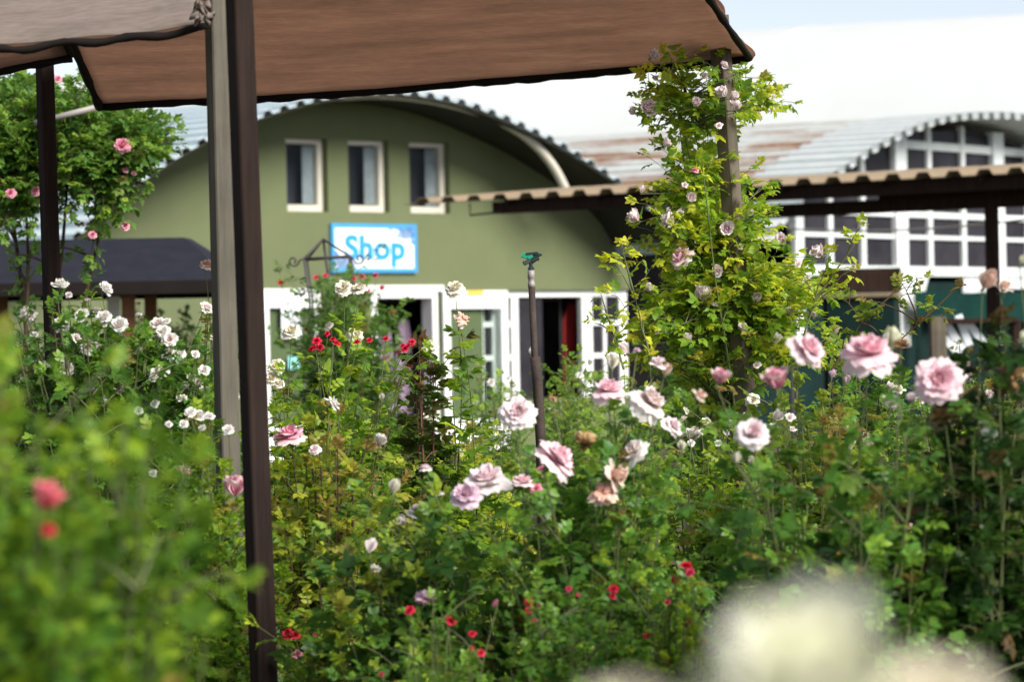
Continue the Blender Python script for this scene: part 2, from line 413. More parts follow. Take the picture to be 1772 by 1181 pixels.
# upper windows
for o in win:
    mb = MB(); n0, n1 = -.20, -.105; fw = .095
    WW.box(mb, o[0]+.004, o[0]+fw, o[2]+.004, o[3]-.004, n0, n1); WW.box(mb, o[1]-fw, o[1]-.004, o[2]+.004, o[3]-.004, n0, n1)
    WW.box(mb, o[0]+fw, o[1]-fw, o[3]-.07, o[3]-.004, n0, n1-.003); WW.box(mb, o[0]+fw, o[1]-fw, o[2]+.004, o[2]+fw, n0, n1+.02)
    w = mb.build('window', M['cream'], shop)
    mb = MB(); WW.box(mb, o[0]+fw, o[1]-fw, o[2]+fw, o[3]-.07, -.165, -.155); mb.build('pane', M['clear'], w)
    mb = MB(); rows = []
    for k in range(14): rows.append([WW.w(o[1]-fw-.21+.21*k/13, o[2]+fw+.02, -.185-.012*math.sin(k*2.1)), WW.w(o[1]-fw-.21+.21*k/13, o[3]-.09, -.185-.010*math.sin(k*2.1))])
    mb.grid(rows, tuple(WW.N*-.004)); mb.build('curtain', M['curtain'], w)
    mb = MB(); WW.box(mb, o[0]-.1, o[1]+.1, o[2]-.1, o[3]+.1, -.36, -.34); mb.build('blind', M['blueglass'], w)
# entrance frame and leaves folded open against the wall
mb = MB()
WW.box(mb, door[0], door[0]+.1, 0, door[3], -.2, .02); WW.box(mb, door[1]-.1, door[1], 0, door[3], -.2, .02); WW.box(mb, door[0]+.1, door[1]-.1, door[3]-.09, door[3], -.2, .02)
WW.box(mb, door[0]-.12, door[1]+.12, door[3]+.003, door[3]+.09, -.05, .035)
mb.build('door_frame', M['white'], shop)
def leaf(x0, x1, ytop, name):
    o = opening(x0, x1, ytop, 690); mb = MB(); a, b, t = o[0], o[1], o[3]
    s = .13
    WW.box(mb, a, a+s, .03, t, .04, .085); WW.box(mb, b-s, b, .03, t, .04, .085)
    WW.box(mb, a+s, b-s, t-.26, t, .043, .082); WW.box(mb, a+s, b-s, .03, .5, .043, .082)
    d = mb.build(name, M['white'], shop)
    mb = MB(); WW.box(mb, a+s, b-s, .5, t-.26, .058, .064); mb.build('pane', M['clear'], d)
    return d, a, b, t
d1, a1, b1, t1 = leaf(447, 548, 500, 'door')
d2, a2, b2, t2 = leaf(762, 873, 503, 'door')
for x0, x1, y0, y1, m, nm in ((801, 829, 503, 512, 'yellow', 'sticker'),):
    o = opening(x0, x1, y0, y1); mb = MB(); WW.box(mb, *o, .086, .089); mb.build(nm, M[m], d2)
o = opening(493, 512, 617, 640); mb = MB(); WW.box(mb, *o, .066, .070); mb.build('sticker', M['cyan'], d1)
# notice hung on the left leaf
o = opening(479, 512, 522, 586)
nb = thing('notice_board', WW.w((o[0]+o[1])/2, o[2], .1), 'white paper notice with grey emblem on the left door leaf', 'notice')
mb = MB(); WW.box(mb, *o, .09, .10); mb.build('board', M['signwhite'], nb)
mb = MB(); cu, cv = (o[0]+o[1])/2, o[3]-.16
for k in range(9):
    q = k*.7; c = WW.w(cu+.07*math.cos(q)*(.4+.6*(k % 3)/2), cv+.06*math.sin(q), .104)
    mb.add([c+WW.U*.022*math.cos(j)+Z*.015*math.sin(j)+WW.N*.001*0 for j in np.linspace(0, 6.28, 9)[:-1]], [tuple(range(8))])
mb.build('emblem', M['grey'], nb)
mb = MB()
for k in range(5): WW.box(mb, cu-.12+k*.05, cu-.08+k*.05, cv-.13, cv-.10, .100, .103)
c = WW.w(cu, o[2]+.09, .103); mb.add([c+(WW.U*math.cos(j)+Z*math.sin(j))*.05 for j in np.linspace(0, 6.28, 15)[:-1]], [tuple(range(14))])
mb.build('print', M['grey'], nb)
# glazed shop front
mb = MB(); n0, n1 = -.16, -.07
def U(px, y=560): return WW.uv(px, y)[0]
gt, gb = glz[3], glz[2]
def vbar(x0, x1): WW.box(mb, U(x0), U(x1), gb, gt-.10, n0, n1)
WW.box(mb, glz[0]+.003, glz[1]-.003, gt-.10, gt-.004, n0, n1+.004)
for x0, x1 in ((838, 843), (858, 877), (891, 903), (1013, 1031), (1050, 1055), (1078, 1091)): vbar(x0, x1)
for y in (560, 617):
    v = WW.uv(980, y)[1]
    WW.box(mb, U(877), U(891), v-.035, v+.035, n0+.01, n1-.005); WW.box(mb, U(843), U(858), v-.035, v+.035, n0+.01, n1-.005)
    WW.box(mb, U(1031), U(1050), v-.035, v+.035, n0+.01, n1-.005); WW.box(mb, U(1055), U(1078), v-.035, v+.035, n0+.01, n1-.005)
wf = mb.build('shop_window', M['white'], shop)
mb = MB()
for x0, x1 in ((843, 858), (877, 891), (903, 948), (1031, 1050), (1055, 1078)):
    mb = MB(); WW.box(mb, U(x0), U(x1), gb, gt-.10, -.12, -.113); mb.build('pane', M['darkglass'], wf)
# goods seen through the openings
def garment(px, Y0, y0, y1, w, mat, label):
    u, v1 = WW.uv(px, y0); _, v0 = WW.uv(px, y1); mb = MB(); rows = []
    for k in range(19):
        t = k/18; row = []
        for j in range(15):
            s = j/14-.5; hw = w*(.55+.45*min(1, t*6))*(1+.12*t)
            row.append(WW.w(u+s*hw, v1+(v0-v1)*t-.05*abs(s), -Y0-.03*math.sin(s*17+t)-.02*math.sin(s*31)))
        rows.append(row)
    mb.grid(rows, tuple(WW.N*-.012))
    tag(mb.build('garment', M[mat], None, True, WW.w(u, v0, -Y0)), label, 'garment', 'garments hanging inside the shop')
    return WW.w(u, v1, -Y0)
ga = garment(704, .45, 565, 720, .32, 'mauvecloth', 'mauve patterned garment hanging on the left inside the shop entrance')
gb_ = garment(740, .5, 550, 720, .34, 'mauvecloth', 'pale mauve dress hanging nearest the right jamb of the shop entrance')
gc = garment(1032, .45, 520, 690, .55, 'redcloth', 'dark red cloth hanging behind the wide shop window')
rail = thing('clothes_rail', WW.w(0, 0, -.48), 'dark clothes rail inside the shop carrying the hanging garments', 'rail')
mb = MB(); h = max(ga.z, gb_.z, gc.z)+.02
q0, q1 = WW.w(U(650), h, -.48), WW.w(U(1010), h, -.48)
mb.tube([q0, q1], .015); mb.tube([q0, Vector((q0.x, q0.y, .04))], .02); mb.tube([q1, Vector((q1.x, q1.y, .04))], .02); mb.build('rail_frame', M['iron'], rail)
# ------------------------------------------------------------------ shop sign
so = opening(571, 717, 389, 471)
sign = thing('shop_sign', WW.w((so[0]+so[1])/2, so[2], .03), 'white sign with blue border reading Shop on the green wall', 'sign')
mb = MB(); WW.box(mb, *so, .01, .045); mb.build('sign_board', M['signwhite'], sign)
mb = MB(); bw = .05
WW.box(mb, so[0]-.01, so[0]+bw, so[2]-.01, so[3]+.01, .005, .05); WW.box(mb, so[1]-bw, so[1]+.01, so[2]-.01, so[3]+.01, .005, .05)
WW.box(mb, so[0]+bw, so[1]-bw, so[3]-bw, so[3]+.01, .005, .049); WW.box(mb, so[0]+bw, so[1]-bw, so[2]-.01, so[2]+bw, .005, .049)
mb.build('border', M['borderblue'], sign)
def letters(txt, u0, u1, vb, cap, n, parent, mat, bold=.03):
    cu = bpy.data.curves.new('tmp', 'FONT'); cu.body = txt; cu.size = 1; cu.extrude = .01; cu.offset = bold; cu.space_character = 1.06
    ob = bpy.data.objects.new('tmp', cu); COL.objects.link(ob)
    dg = bpy.context.evaluated_depsgraph_get(); me = ob.evaluated_get(dg).to_mesh()
    vs = [v.co.copy() for v in me.vertices]; fs = [tuple(p.vertices) for p in me.polygons]
    ob.evaluated_get(dg).to_mesh_clear(); bpy.data.objects.remove(ob)
    x0, x1 = min(v.x for v in vs), max(v.x for v in vs); capu = max(v.y for v in vs)
    mb = MB(); mb.add([WW.w(u0+(v.x-x0)/(x1-x0)*(u1-u0), vb+v.y/capu*cap, n+v.z*.3) for v in vs], fs)
    return mb.build('lettering', M[mat], parent)
l0, vbase = WW.uv(593, 447); l1, _ = WW.uv(697, 447); _, vcap = WW.uv(645, 406.5)
letters('Shop', l0, l1, vbase, vcap-vbase, .05, sign, 'signblue', .042)
def florets(cells, mat, n, name):
    mb = MB()
    for (px, py, r) in cells:
        u, v = WW.uv(px, py)
        for k in range(5):
            q = k*1.2566+px; c = WW.w(u+.6*r*math.cos(q), v+.6*r*math.sin(q), n)
            mb.add([c+(WW.U*math.cos(j)*.55+Z*math.sin(j)*.5)*r for j in np.linspace(0, 6.28, 9)[:-1]], [tuple(range(8))])
    return mb.build(name, M[mat], sign)
rr = random.Random(3)
c1 = [(rr.uniform(672, 713), rr.uniform(393, 398), .035) for _ in range(16)]+[(rr.uniform(684, 713), rr.uniform(398, 411), .035) for _ in range(34)]+[(rr.uniform(575, 600), rr.uniform(447, 466), .04) for _ in range(26)]+[(rr.uniform(597, 610), rr.uniform(456, 467), .035) for _ in range(10)]
florets(c1[:50], 'printpale', .0475, 'flower_print'); florets(c1[50:], 'printpale', .0475, 'flower_print')
c2 = [(rr.uniform(670, 714), rr.uniform(393, 398), .018) for _ in range(9)]+[(rr.uniform(684, 714), rr.uniform(398, 410), .018) for _ in range(11)]+[(709, 418, .028), (711, 420, .028), (576, 438, .04), (580, 442, .035), (597, 462, .03), (590, 452, .02), (583, 462, .02), (604, 464, .02)]
florets(c2[:22], 'printblue', .0505, 'flower_print'); florets(c2[22:], 'printblue', .0505, 'flower_print')
# ------------------------------------------------------------------ glazed barn on the right
a2p = at(1715, 206, 60.0)
BW = Wall(a2p, rad(55))
e2 = [(1340, 420), (1375, 365), (1420, 325), (1465, 298), (1497, 275), (1538, 252), (1570, 236), (1611, 220), (1653, 210), (1703, 206), (1772, 209), (1850, 236), (1905, 275), (1950, 330), (1985, 400)]
pr2 = [BW.uv(*p) for p in e2]; pr2 = [(p.x, p.y) for p in spline([(a, b, 0) for a, b in pr2], 70)]
barn = thing('glazed_barn', BW.w(0, 0, -5), 'long barrel roofed barn with rusty roof flank and white gridded windows', 'building')
mb = MB(); mb.grid([[BW.w(u, v, -n) for u, v in corrugate(pr2, .40, .12)] for n in np.linspace(1.3, 26, 8)], (0, 0, -.012))
mb.build('roof', M['rustroof'], barn)
mb = MB(); mb.grid([[BW.w(u, v+.02, -n) for u, v in corrugate(pr2, .40, .12)] for n in np.linspace(0, 1.5, 3)], (0, 0, -.012))
mb.build('roof_end_sheet', M['cleanroof'], barn)
BG = Wall(BW.P+BW.B*.9, rad(55))
def top2(u):
    for (a, b), (c, d) in zip(pr2, pr2[1:]):
        if a <= u <= c: return b+(d-b)*(u-a)/(c-a)-.06
    return 2.0
ul2, ur2 = pr2[4][0], pr2[-5][0]
_, vs0 = BG.uv(1560, 478); _, vs1 = BG.uv(1560, 461)
mb = MB()
BG.box(mb, ul2, ur2, 0, vs0-.1, -.15, 0); mb.build('lower_wall', M['darkgreen'], barn)
mb = MB(); BG.box(mb, ul2-.1, ur2+.1, vs0, vs1, -.12, .05); mb.build('sill_beam', M['dirtywhite'], barn)
mb = MB()
for u in (ul2, ur2-.2): BG.box(mb, u, u+.2, 0, top2(u+.1)-.05, -24, -.2)
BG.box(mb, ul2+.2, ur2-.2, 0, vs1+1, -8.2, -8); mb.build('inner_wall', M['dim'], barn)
def Ub(px, py=420): return BG.uv(px, py)[0]
posts = [(1372, 1386), (1547, 1567), (1717, 1735), (1885, 1900)]
for x0, x1 in posts:
    mb = MB(); a, b = Ub(x0), Ub(x1); BG.box(mb, a, b, vs0-1.2, top2((a+b)/2)-.03, -.1, .06); mb.build('timber_post', M['dirtywhite'], barn)
mull = [[1437, 1494], [1610, 1668], [1780, 1835]]
tr_y = [(372, .05), (411, .035), (318, .05), (252, .07)]
for k, ms in enumerate(mull):
    a, b = Ub(posts[k][1]), Ub(posts[k+1][0]); mb = MB()
    for x in ms:
        u = Ub(x); BG.box(mb, u-.07, u+.07, vs1, top2(u)-.03, -.08, .02)
    for y, hh in tr_y:
        v = BG.uv(1600, y)[1]
        cuts = [a]+[Ub(x) for x in ms]+[b]
        for c0, c1 in zip(cuts, cuts[1:]):
            if v < min(top2(c0+.05), top2(c1-.05))-.1: BG.box(mb, c0+(.07 if c0 != a else 0), c1-(.07 if c1 != b else 0), v-hh, v+hh, -.07, .01)
    f = mb.build('window', M['dirtywhite'], barn)
    mb = MB(); us = np.linspace(a, b, 12)
    for c0, c1 in zip(us, us[1:]):
        mb.hexa([BG.w(c0, vs1, -.04), BG.w(c1, vs1, -.04), BG.w(c1, vs1, -.05), BG.w(c0, vs1, -.05), BG.w(c0, top2(c0)-.1, -.04), BG.w(c1, top2(c1)-.1, -.04), BG.w(c1, top2(c1)-.1, -.05), BG.w(c0, top2(c0)-.1, -.05)])
    mb.build('pane', M['darkglass'], f)
for x0, x1, y0, y1, sl in ((1575, 1606, 479, 520, -10), (1666, 1716, 482, 507, 0), (1566, 1592, 515, 552, 0), (1742, 1790, 482, 500, 0), (1500, 1545, 480, 498, -6)):
    mb = MB(); a = [BG.uv(x0, y1, .05), BG.uv(x1+sl, y1, .05), BG.uv(x1, y0, .05), BG.uv(x0, y0, .05)]
    mb.hexa([BG.w(u, v, .065) for u, v in a]+[BG.w(u, v, .03) for u, v in a]); mb.build('board', M['dirtywhite'], barn)
# green canvas awning along the barn front
aw = thing('canvas_screen', BG.w(Ub(1680), 0, .5), 'dark green canvas screen stretched below the barn windows', 'screen')
mb = MB(); rows = []
for i in range(25):
    x = 1585+i*13; rows.append([BG.w(*BG.uv(x, y+2*math.sin(x*.05), .35), .35+.03*math.sin(x*.11+y*.05)) for y in np.linspace(506, 556, 6)])
mb.grid(rows, tuple(BG.N*-.01)); mb.build('canvas', M['canvas'], aw)
for x in (1590, 1740, 1890):
    u = BG.uv(x, 520, .3)[0]; mb = MB(); mb.bar(BG.w(u, 0, .28), BG.w(u, BG.uv(x, 506, .3)[1], .28), .08, .08)
    mb.build('post', M['darkgreen'], aw)
# overhead cables
ca = thing('cable', at(1380, 405, 50), 'thin pale cable sagging across the barn windows', 'cable')
mb = MB(); A = at(1366, 396, 50); Bc = at(1800, 376, 47); pts = []
for i in range(25):
    t = i/24; p = A.lerp(Bc, t); p.z -= .09*4*t*(1-t); pts.append(p)
mb.tube(pts, .014, 6); mb.build('wire', M['coupling'], ca)
for q in (A, Bc): mb = MB(); mb.tube([q, Vector((q.x, q.y, 0))], .03, 6); mb.build('support', M['iron'], ca)
# ------------------------------------------------------------------ white plastic tunnel behind
TP = at(1600, 37, 88.0); phiT = rad(62)
TU = Vector((-math.sin(phiT), math.cos(phiT), 0)); TN = Vector((-math.cos(phiT), -math.sin(phiT), 0))
tun = thing('greenhouse_tunnel', Vector((TP.x, TP.y, 0)), 'huge white plastic covered greenhouse tunnel rising behind the other roofs', 'greenhouse')
hz = TP.z; rows = []; SP = 2.9
l0_, l1_ = -14, 46
for i in range(121):
    l = l0_+(l1_-l0_)*i/120; row = []
    sag = 0
    for j in range(33):
        q = -math.pi/2+math.pi*j/32
        r1 = 9.5; x = r1*math.sin(q); z = hz*math.cos(q)**.8+sag*.9
        wob = .03*math.sin(l*.5+q*3)
        row.append(Vector((TP.x, TP.y, 0))+TU*l+TN*(x*(1+.004*sag))+Z*(max(0, z)+wob*math.cos(q)))
    rows.append(row)
mb = MB(); mb.grid(rows, (0, 0, -.02)); mb.build('cover', M['plastic'], tun, True)
for l in (2.5, 15, 27):
    mb = MB(); mb.tube([Vector((TP.x, TP.y, 0))+TU*l+TN*(9.56*math.sin(q))+Z*(max(0, hz*math.cos(q)**.8)+.01) for q in np.linspace(-1.5, 1.5, 40)], .02, 6)
    mb.build('hoop', M['white'], tun, True)
# ------------------------------------------------------------------ verandah roof
VA = at(700, 353, 39.0)
VW = Wall(VA, rad(-33))        # edge runs to the right and nearer
ver = thing('verandah', VW.w(4, 0, -1.5), 'low open verandah with ribbed tan roof sheet and dark beams', 'verandah')
zv = VA.z; Lv = 14.6
rows = []; prv = corrugate([(u, 0) for u in np.linspace(0, Lv, 60)], .345, .06)
pitch = math.tan(rad(3.7))
# roof follows the slight rise seen along its edge
for d in np.linspace(0, 3.4, 4): rows.append([VW.w(u, zv+v+d*pitch+u*.004, -d) for u, v in prv])
mb = MB(); mb.grid(rows, (0, 0, -.01)); mb.build('roof_sheet', M['tan'], ver)
for nm, u0, u1, z1, hgt, n in (('front_beam', 1.05, Lv, -.02, .13, -.25), ('rear_beam', 2.5, Lv, -.16, .14, -1.0), ('rear_beam', 4.5, Lv, -.02, .2, -2.9)):
    mb = MB(); a = VW.w(u0, zv+u0*.004+z1-hgt/2, n); b = VW.w(u1, zv+u1*.004+z1-hgt/2, n)
    mb.bar(a, b, hgt, .1, Z, .06); mb.build(nm, M['beam'], ver)
mb = MB()
for u in np.arange(1.3, Lv, 1.15):
    mb.bar(VW.w(u, zv+u*.004-.03, -.1), VW.w(u, zv+u*.004+3.2*pitch-.03, -3.3), .07, .05, Z)
mb.build('rafter', M['beam'], ver)
for u, n in ((6.75, -1.0), (14.2, -1.0), (2.7, -2.9), (8.0, -2.9)):
    mb = MB(); mb.bar(VW.w(u, 0, n), VW.w(u, zv-.1+u*.004, n), .12, .12, VW.U); mb.build('post', M['beam'], ver)
mb = MB(); mb.tube([VW.w(.75, zv-.02, -.2), VW.w(.75, zv-.15, -.2), VW.w(1.15, zv-.13, -.2)], .012, 6); mb.build('gutter_bracket', M['iron'], ver)
# stall goods beneath the verandah
tb = thing('counter', at(1500, 560, 44) , 'dark counter with a tan top edge under the verandah', 'counter'); tb.location.z = 0
q = tb.location; cz = at(1500, 512, 44).z
mb = MB(); mb.bar(q+Vector((-.5, .1, cz)), q+Vector((.42, -.1, cz)), .06, .7, Z, .2); mb.build('top', M['tan'], tb)
mb = MB(); mb.bar(q+Vector((-.45, .1, cz*.5)), q+Vector((.38, -.1, cz*.5)), cz-.08, .6, Z, .02); mb.build('body', M['darkgreen'], tb)
mb = MB(); mb.bar(q+Vector((-.55, .25, cz+.2)), q+Vector((.45, .05, cz+.2)), .3, .05, Z, .1); mb.bar(q+Vector((-.5, .24, 0)), q+Vector((-.5, .24, cz+.1)), .06, .06); mb.bar(q+Vector((.4, .06, 0)), q+Vector((.4, .06, cz+.1)), .06, .06); mb.build('back_board', M['beam'], tb)
rk = thing('display_rack', at(1655, 600, 34), 'wooden display rack with slanted white boards beside a tan post', 'rack'); rk.location.z = 0
q = rk.location
mb = MB(); mb.bar(at(1622, 548, 34)*1, Vector((at(1622, 548, 34).x, 34, 0)), .16, .14, (1, 0, 0)); mb.build('post', M['brownpost'], rk)
for px, py, a in ((1652, 583, .7), (1668, 572, .95), (1690, 578, .6), (1648, 600, .5)):
    c = at(px, py, 34.1); d = Vector((math.cos(a)*.5, 0, -math.sin(a))).normalized()
    mb = MB(); mb.bar(c-d*.16, c+d*.16, .075, .02, (math.sin(a), 0, math.cos(a)*.5)); mb.build('board', M['signwhite'], rk)
mb = MB()
for z in (at(1655, 556, 34).z, at(1655, 640, 34).z): mb.bar(Vector((q.x-.2, 34.15, z)), Vector((q.x+.6, 34.15, z)), .05, .4, Z)
mb.bar(Vector((q.x+.6, 34.15, 0)), Vector((q.x+.6, 34.15, at(1655, 556, 34).z)), .08, .3); mb.build('shelf', M['beam'], rk)
# ------------------------------------------------------------------ small felt-roofed kiosk on the left
kz = 27.0
kio = thing('kiosk', Vector((at(180, 450, kz).x, kz+.6, 0)), 'small garden kiosk with dark grey felt hip roof on timber posts', 'kiosk')
E = [at(-110, 498, kz), at(388, 489, kz), at(388, 489, kz)+Vector((0, 2.4, 0)), at(-110, 498, kz)+Vector((0, 2.4, 0))]
T = [at(-30, 417, kz+1.0), at(318, 411, kz+1.0), at(322, 411, kz+1.0)+Vector((0, .5, 0)), at(-34, 417, kz+1.0)+Vector((0, .5, 0))]
mid = [E[i].lerp(T[i], .55)+Vector((0, 0, .05)) for i in range(4)]
mb = MB(); vs = E+mid+T
fs = []
for k in (0, 4):
    for i in range(4): j = (i+1) % 4; fs.append((k+i, k+j, k+4+j, k+4+i))
fs += [(8, 9, 10, 11), (3, 2, 1, 0)]
mb.add(vs, fs); mb.build('roof', M['felt'], kio)
mb = MB()
for i in range(4): mb.bar(E[i]-Z*.03, E[(i+1) % 4]-Z*.03, .11, .05, Z)
mb.build('fascia', M['hem'], kio)
for px, dy in ((-60, .3), (214, .3), (352, 1.9), (-60, 1.9), (214, 2.0)):
    p = at(px, 495, kz); mb = MB(); mb.bar((p.x, kz+dy, 0), (p.x, kz+dy, p.z-.05), .10, .09, (1, 0, 0)); mb.build('post', M['warmpost'], kio)
mb = MB(); p = at(197, 530, kz+1.2); mb.bar((p.x, p.y, 0), (p.x, p.y, p.z+.08), .1, .1); mb.build('post', M['white'], kio)
# ------------------------------------------------------------------ shade-cloth canopies
def sheet(c00, c10, c01, c11, nu, nv, sag, wr, seed):
    r = random.Random(seed); ph = [r.uniform(0, 6) for _ in range(6)]; rows = []
    for j in range(nv+1):
        t = j/nv; row = []
        for i in range(nu+1):
            s = i/nu
            p = Vector(c00).lerp(Vector(c10), s).lerp(Vector(c01).lerp(Vector(c11), s), t)
            z = -sag*math.sin(math.pi*s)*math.sin(math.pi*min(1, t*.5+.5)) + wr*(.5*math.sin(s*11+ph[0]+t*3)+.35*math.sin(s*27+ph[1]-t*5)+.5*math.sin(t*7+ph[2]+s*4))
            row.append(p+Z*z)
        rows.append(row)
    return rows
def cloth(rows, name, parent, m='shade'):
    mb = MB(); mb.grid(rows, (0, 0, .004)); return mb.build(name, M[m], parent, True)
def hem(pts, r, name, parent, seed=0):
    rr = random.Random(seed); mb = MB()
    mb.tube(pts, [r*rr.uniform(.8, 1.25) for _ in pts], 7); return mb.build(name, M['hem'], parent, True)
canB = thing('shade_canopy', (at(700, 100, 12.5).x, 12.5, 0), 'long brown shade cloth canopy stretched over the middle of the roses', 'canopy', 'shade cloth canopies')
HL, HR = at(172, 180, 14.2), at(1298, 97, 13.7)
FL, FR = at(62, -70, 11.8), at(1145, -130, 11.6)
rB = sheet(HL, HR, FL, FR, 60, 20, .02, .004, 1)
cloth(rB, 'far_slope', canB)
NL, NR = Vector((FL.x, 9.4, 2.72)), Vector((FR.x-.1, 9.4, 2.80))
hem([p-Z*.008 for p in rB[0]], .018, 'hem', canB, 1)
hem([r[0]-Z*.01 for r in rB], .016, 'hem', canB, 2)
hem([r[-1]-Z*.01 for r in rB], .014, 'hem', canB, 3)
# gathered corner hanging past the right post
mb = MB(); rows = []
A0, A1, A2 = at(1228, -12, 13.2), at(1262, 98, 13.95), at(1304, 96, 13.72)
for j in range(15):
    t = j/14; row = []
    for i in range(15):
        s = i/14; lo = A1.lerp(A2, s); p = A0.lerp(lo, t); p += Vector((0, -.03, .012))*math.sin(s*14+t*5)*t+Vector((.02*math.sin(t*9), 0, 0))*s
        row.append(p)
    rows.append(row)
mb.grid(rows, (0, .006, 0)); mb.build('corner_fold', M['shade'], canB, True)
canA = thing('shade_canopy', (at(100, 50, 10.5).x, 10.5, 0), 'pale topped brown canopy with torn corner tied to the grey post', 'canopy', 'shade cloth canopies')
aL, aR = at(-420, 108, 9.6), at(362, 40, 9.5)
aTL, aTR = at(-420, -160, 11.0), at(235, -190, 11.0)
rA = sheet(aL, aR, aTL, aTR, 44, 14, .01, .006, 4); cloth(rA, 'near_slope', canA, 'palecloth')
hem([p-Z*.012+Z*.006*math.sin(i*.9) for i, p in enumerate(rA[0])], .011, 'hem', canA, 4)
cL, cR = at(-420, 190, 13.0), at(124, 96, 13.0)
rC = sheet(cL, cR, aTL, aTR+Vector((-.45, 0, 0)), 30, 12, .01, .005, 5); cloth(rC, 'far_slope', canA)
hem([p-Z*.01 for p in rC[0]], .016, 'hem', canA, 5); hem([r[-1] for r in rC], .012, 'hem', canA, 6)
mb = MB(); rows = []
c0 = at(335, 5, 9.45)
for j in range(9):
    rows.append([c0+Vector((.03*math.sin(i*1.3+j)*.5+.045*i/8, -.012*math.sin(i*2.2), -.055*j/8+.012*math.sin(i*1.9+j))) for i in range(9)])
mb.grid(rows, (0, .005, 0)); mb.build('torn_corner', M['palecloth'], canA, True)
def post(ptop, pbot_px, Y, w, rot, mat, label, wide=None):
    a = at(*ptop, Y); b = at(*pbot_px, Y); d = (b-a); b = a+d*((a.z)/(a.z-b.z))
    mb = MB(); q = rad(rot); mb.bar(b, a, w, wide or w, (math.cos(q), math.sin(q), 0), .07)
    # slight unevenness along the timber
    return tag(mb.build('canopy_post', M[mat], None, False, b), label, 'post', 'canopy posts')
post((411, -80), (457, 1181), 9.0, .056, 32, 'darkpost', 'dark stained square canopy post standing nearest, full height of the view')
post((374, -30), (392, 690), 9.9, .056, 28, 'greypost', 'weathered grey canopy post just behind the dark post')
post((1243, 26), (1268, 380), 13.55, .062, 50, 'brownpost', 'grey brown leaning post wrapped by the climbing rose')
post((76, 70), (87, 420), 13.1, .054, 35, 'darkpost', 'dark brown canopy post behind the white rose bush')
mp = thing('metal_pole', (at(120, 200, 17).x, 17, 0), 'grey metal pole slanting behind the tall pink climbing rose', 'pole')
mb = MB(); mb.tube([at(60, 213, 17), at(172, 184, 17)], .016, 8); mb.tube([at(84, 206, 17), Vector((at(87, 420, 17).x, 17, 0))], .016, 8); mb.build('tube', M['coupling'], mp, True)
# ------------------------------------------------------------------ sprinkler
sY = 12.6
spb = at(936, 770, sY); spb.z = 0
sp = thing('sprinkler', spb, 'green headed impact sprinkler on a tall dark riser pipe', 'sprinkler')
jt = at(924, 600, sY)
mb = MB(); mb.tube([spb, at(936, 770, sY), at(930, 660, sY), at(926, 618, sY)], .019, 10); mb.build('lower_pipe', M['pipe'], sp, True)
mb = MB(); mb.tube([at(938, 770, sY), at(925, 612, sY), at(920, 496, sY)], .0125, 10); mb.build('riser', M['pipe'], sp, True)
mb = MB(); mb.tube([at(920, 498, sY), at(919.6, 490, sY), at(919.5, 489, sY), at(919.3, 482, sY), at(919.2, 481, sY), at(919, 468, sY)], [.0135, .0135, .0115, .0115, .0135, .0125], 12); mb.build('coupling', M['coupling'], sp, True)
mb = MB(); mb.tube([at(919, 469, sY), at(919, 463, sY), at(918.8, 462, sY), at(918, 450, sY)], [.012, .012, .007, .008], 10)
mb.bar(at(906, 456, sY-.01), at(922, 449, sY), .014, .012); mb.bar(at(910, 459, sY), at(908, 452, sY), .012, .012); mb.tube([at(920, 452, sY), at(932, 445, sY)], [.011, .008], 8); mb.build('body', M['blackplastic'], sp)
mb = MB(); mb.bar(at(903, 441, sY), at(916, 446, sY), .018, .016, Z); mb.bar(at(914, 447, sY), at(922, 443, sY), .012, .02, Z); mb.build('counterweight', M['greenplastic'], sp)
mb = MB(); mb.bar(at(910, 440, sY), at(929, 438, sY), .009, .02, Z); mb.tube([at(922, 446, sY), at(931, 440, sY), at(938, 440.5, sY)], [.009, .010, .005], 8); mb.bar(at(925, 449, sY), at(933, 450, sY), .008, .012); mb.build('arm', M['blackplastic'], sp)
# ------------------------------------------------------------------ wrought iron plant frame
iY = 24.0
ib = at(565, 560, iY); ib.z = 0
ir = thing('plant_obelisk', ib, 'dark wrought iron plant frame with pitched top among red roses', 'plant frame')
mb = MB(); D = Vector((0, .35, 0))
def seg(a, b, r=.008): mb.tube([a, b], r, 6)
s1, s2, ap = at(526, 448, iY), at(604, 443, iY), at(557, 413, iY)
for o in (Vector((0, 0, 0)), D):
    seg(s1+o, ap+D*.5); seg(ap+D*.5, s2+o); seg(s1+o, s2+o)
    for s, px in ((s1, 540), (s2, 616)): f = at(px, 620, iY)+o; f.z = 0; mb.tube([s+o, at(px-4, 520, iY)+o, f], .008, 6)
seg(s1, s1+D); seg(s2, s2+D); f = at(575, 600, iY)+D*.5; f.z = 0; mb.tube([ap+D*.5, at(566, 480, iY)+D*.5, f], .009, 6)
for y in (498, 560): seg(at(534+(y-498)*.08, y, iY), at(608+(y-498)*.08, y-3, iY)); seg(at(534+(y-498)*.08, y, iY)+D, at(608+(y-498)*.08, y-3, iY)+D)
mb.build('frame', M['iron'], ir, True)
mb = MB()
for (cx, cy, sgn, tip) in ((508, 452, 1, s1), (622, 448, -1, s2)):
    c = at(cx, cy, iY); pts = [tip+(ap-tip)*.06]
    for k in range(15):
        q = math.pi*.0+k*.55; rr_ = .040*(1-k/19); pts.append(c+Vector((sgn*math.cos(q)*rr_, 0, -math.sin(q)*rr_)))
    mb.tube(pts, .007, 6); mb.build('scroll', M['iron'], ir, True); mb = MB()
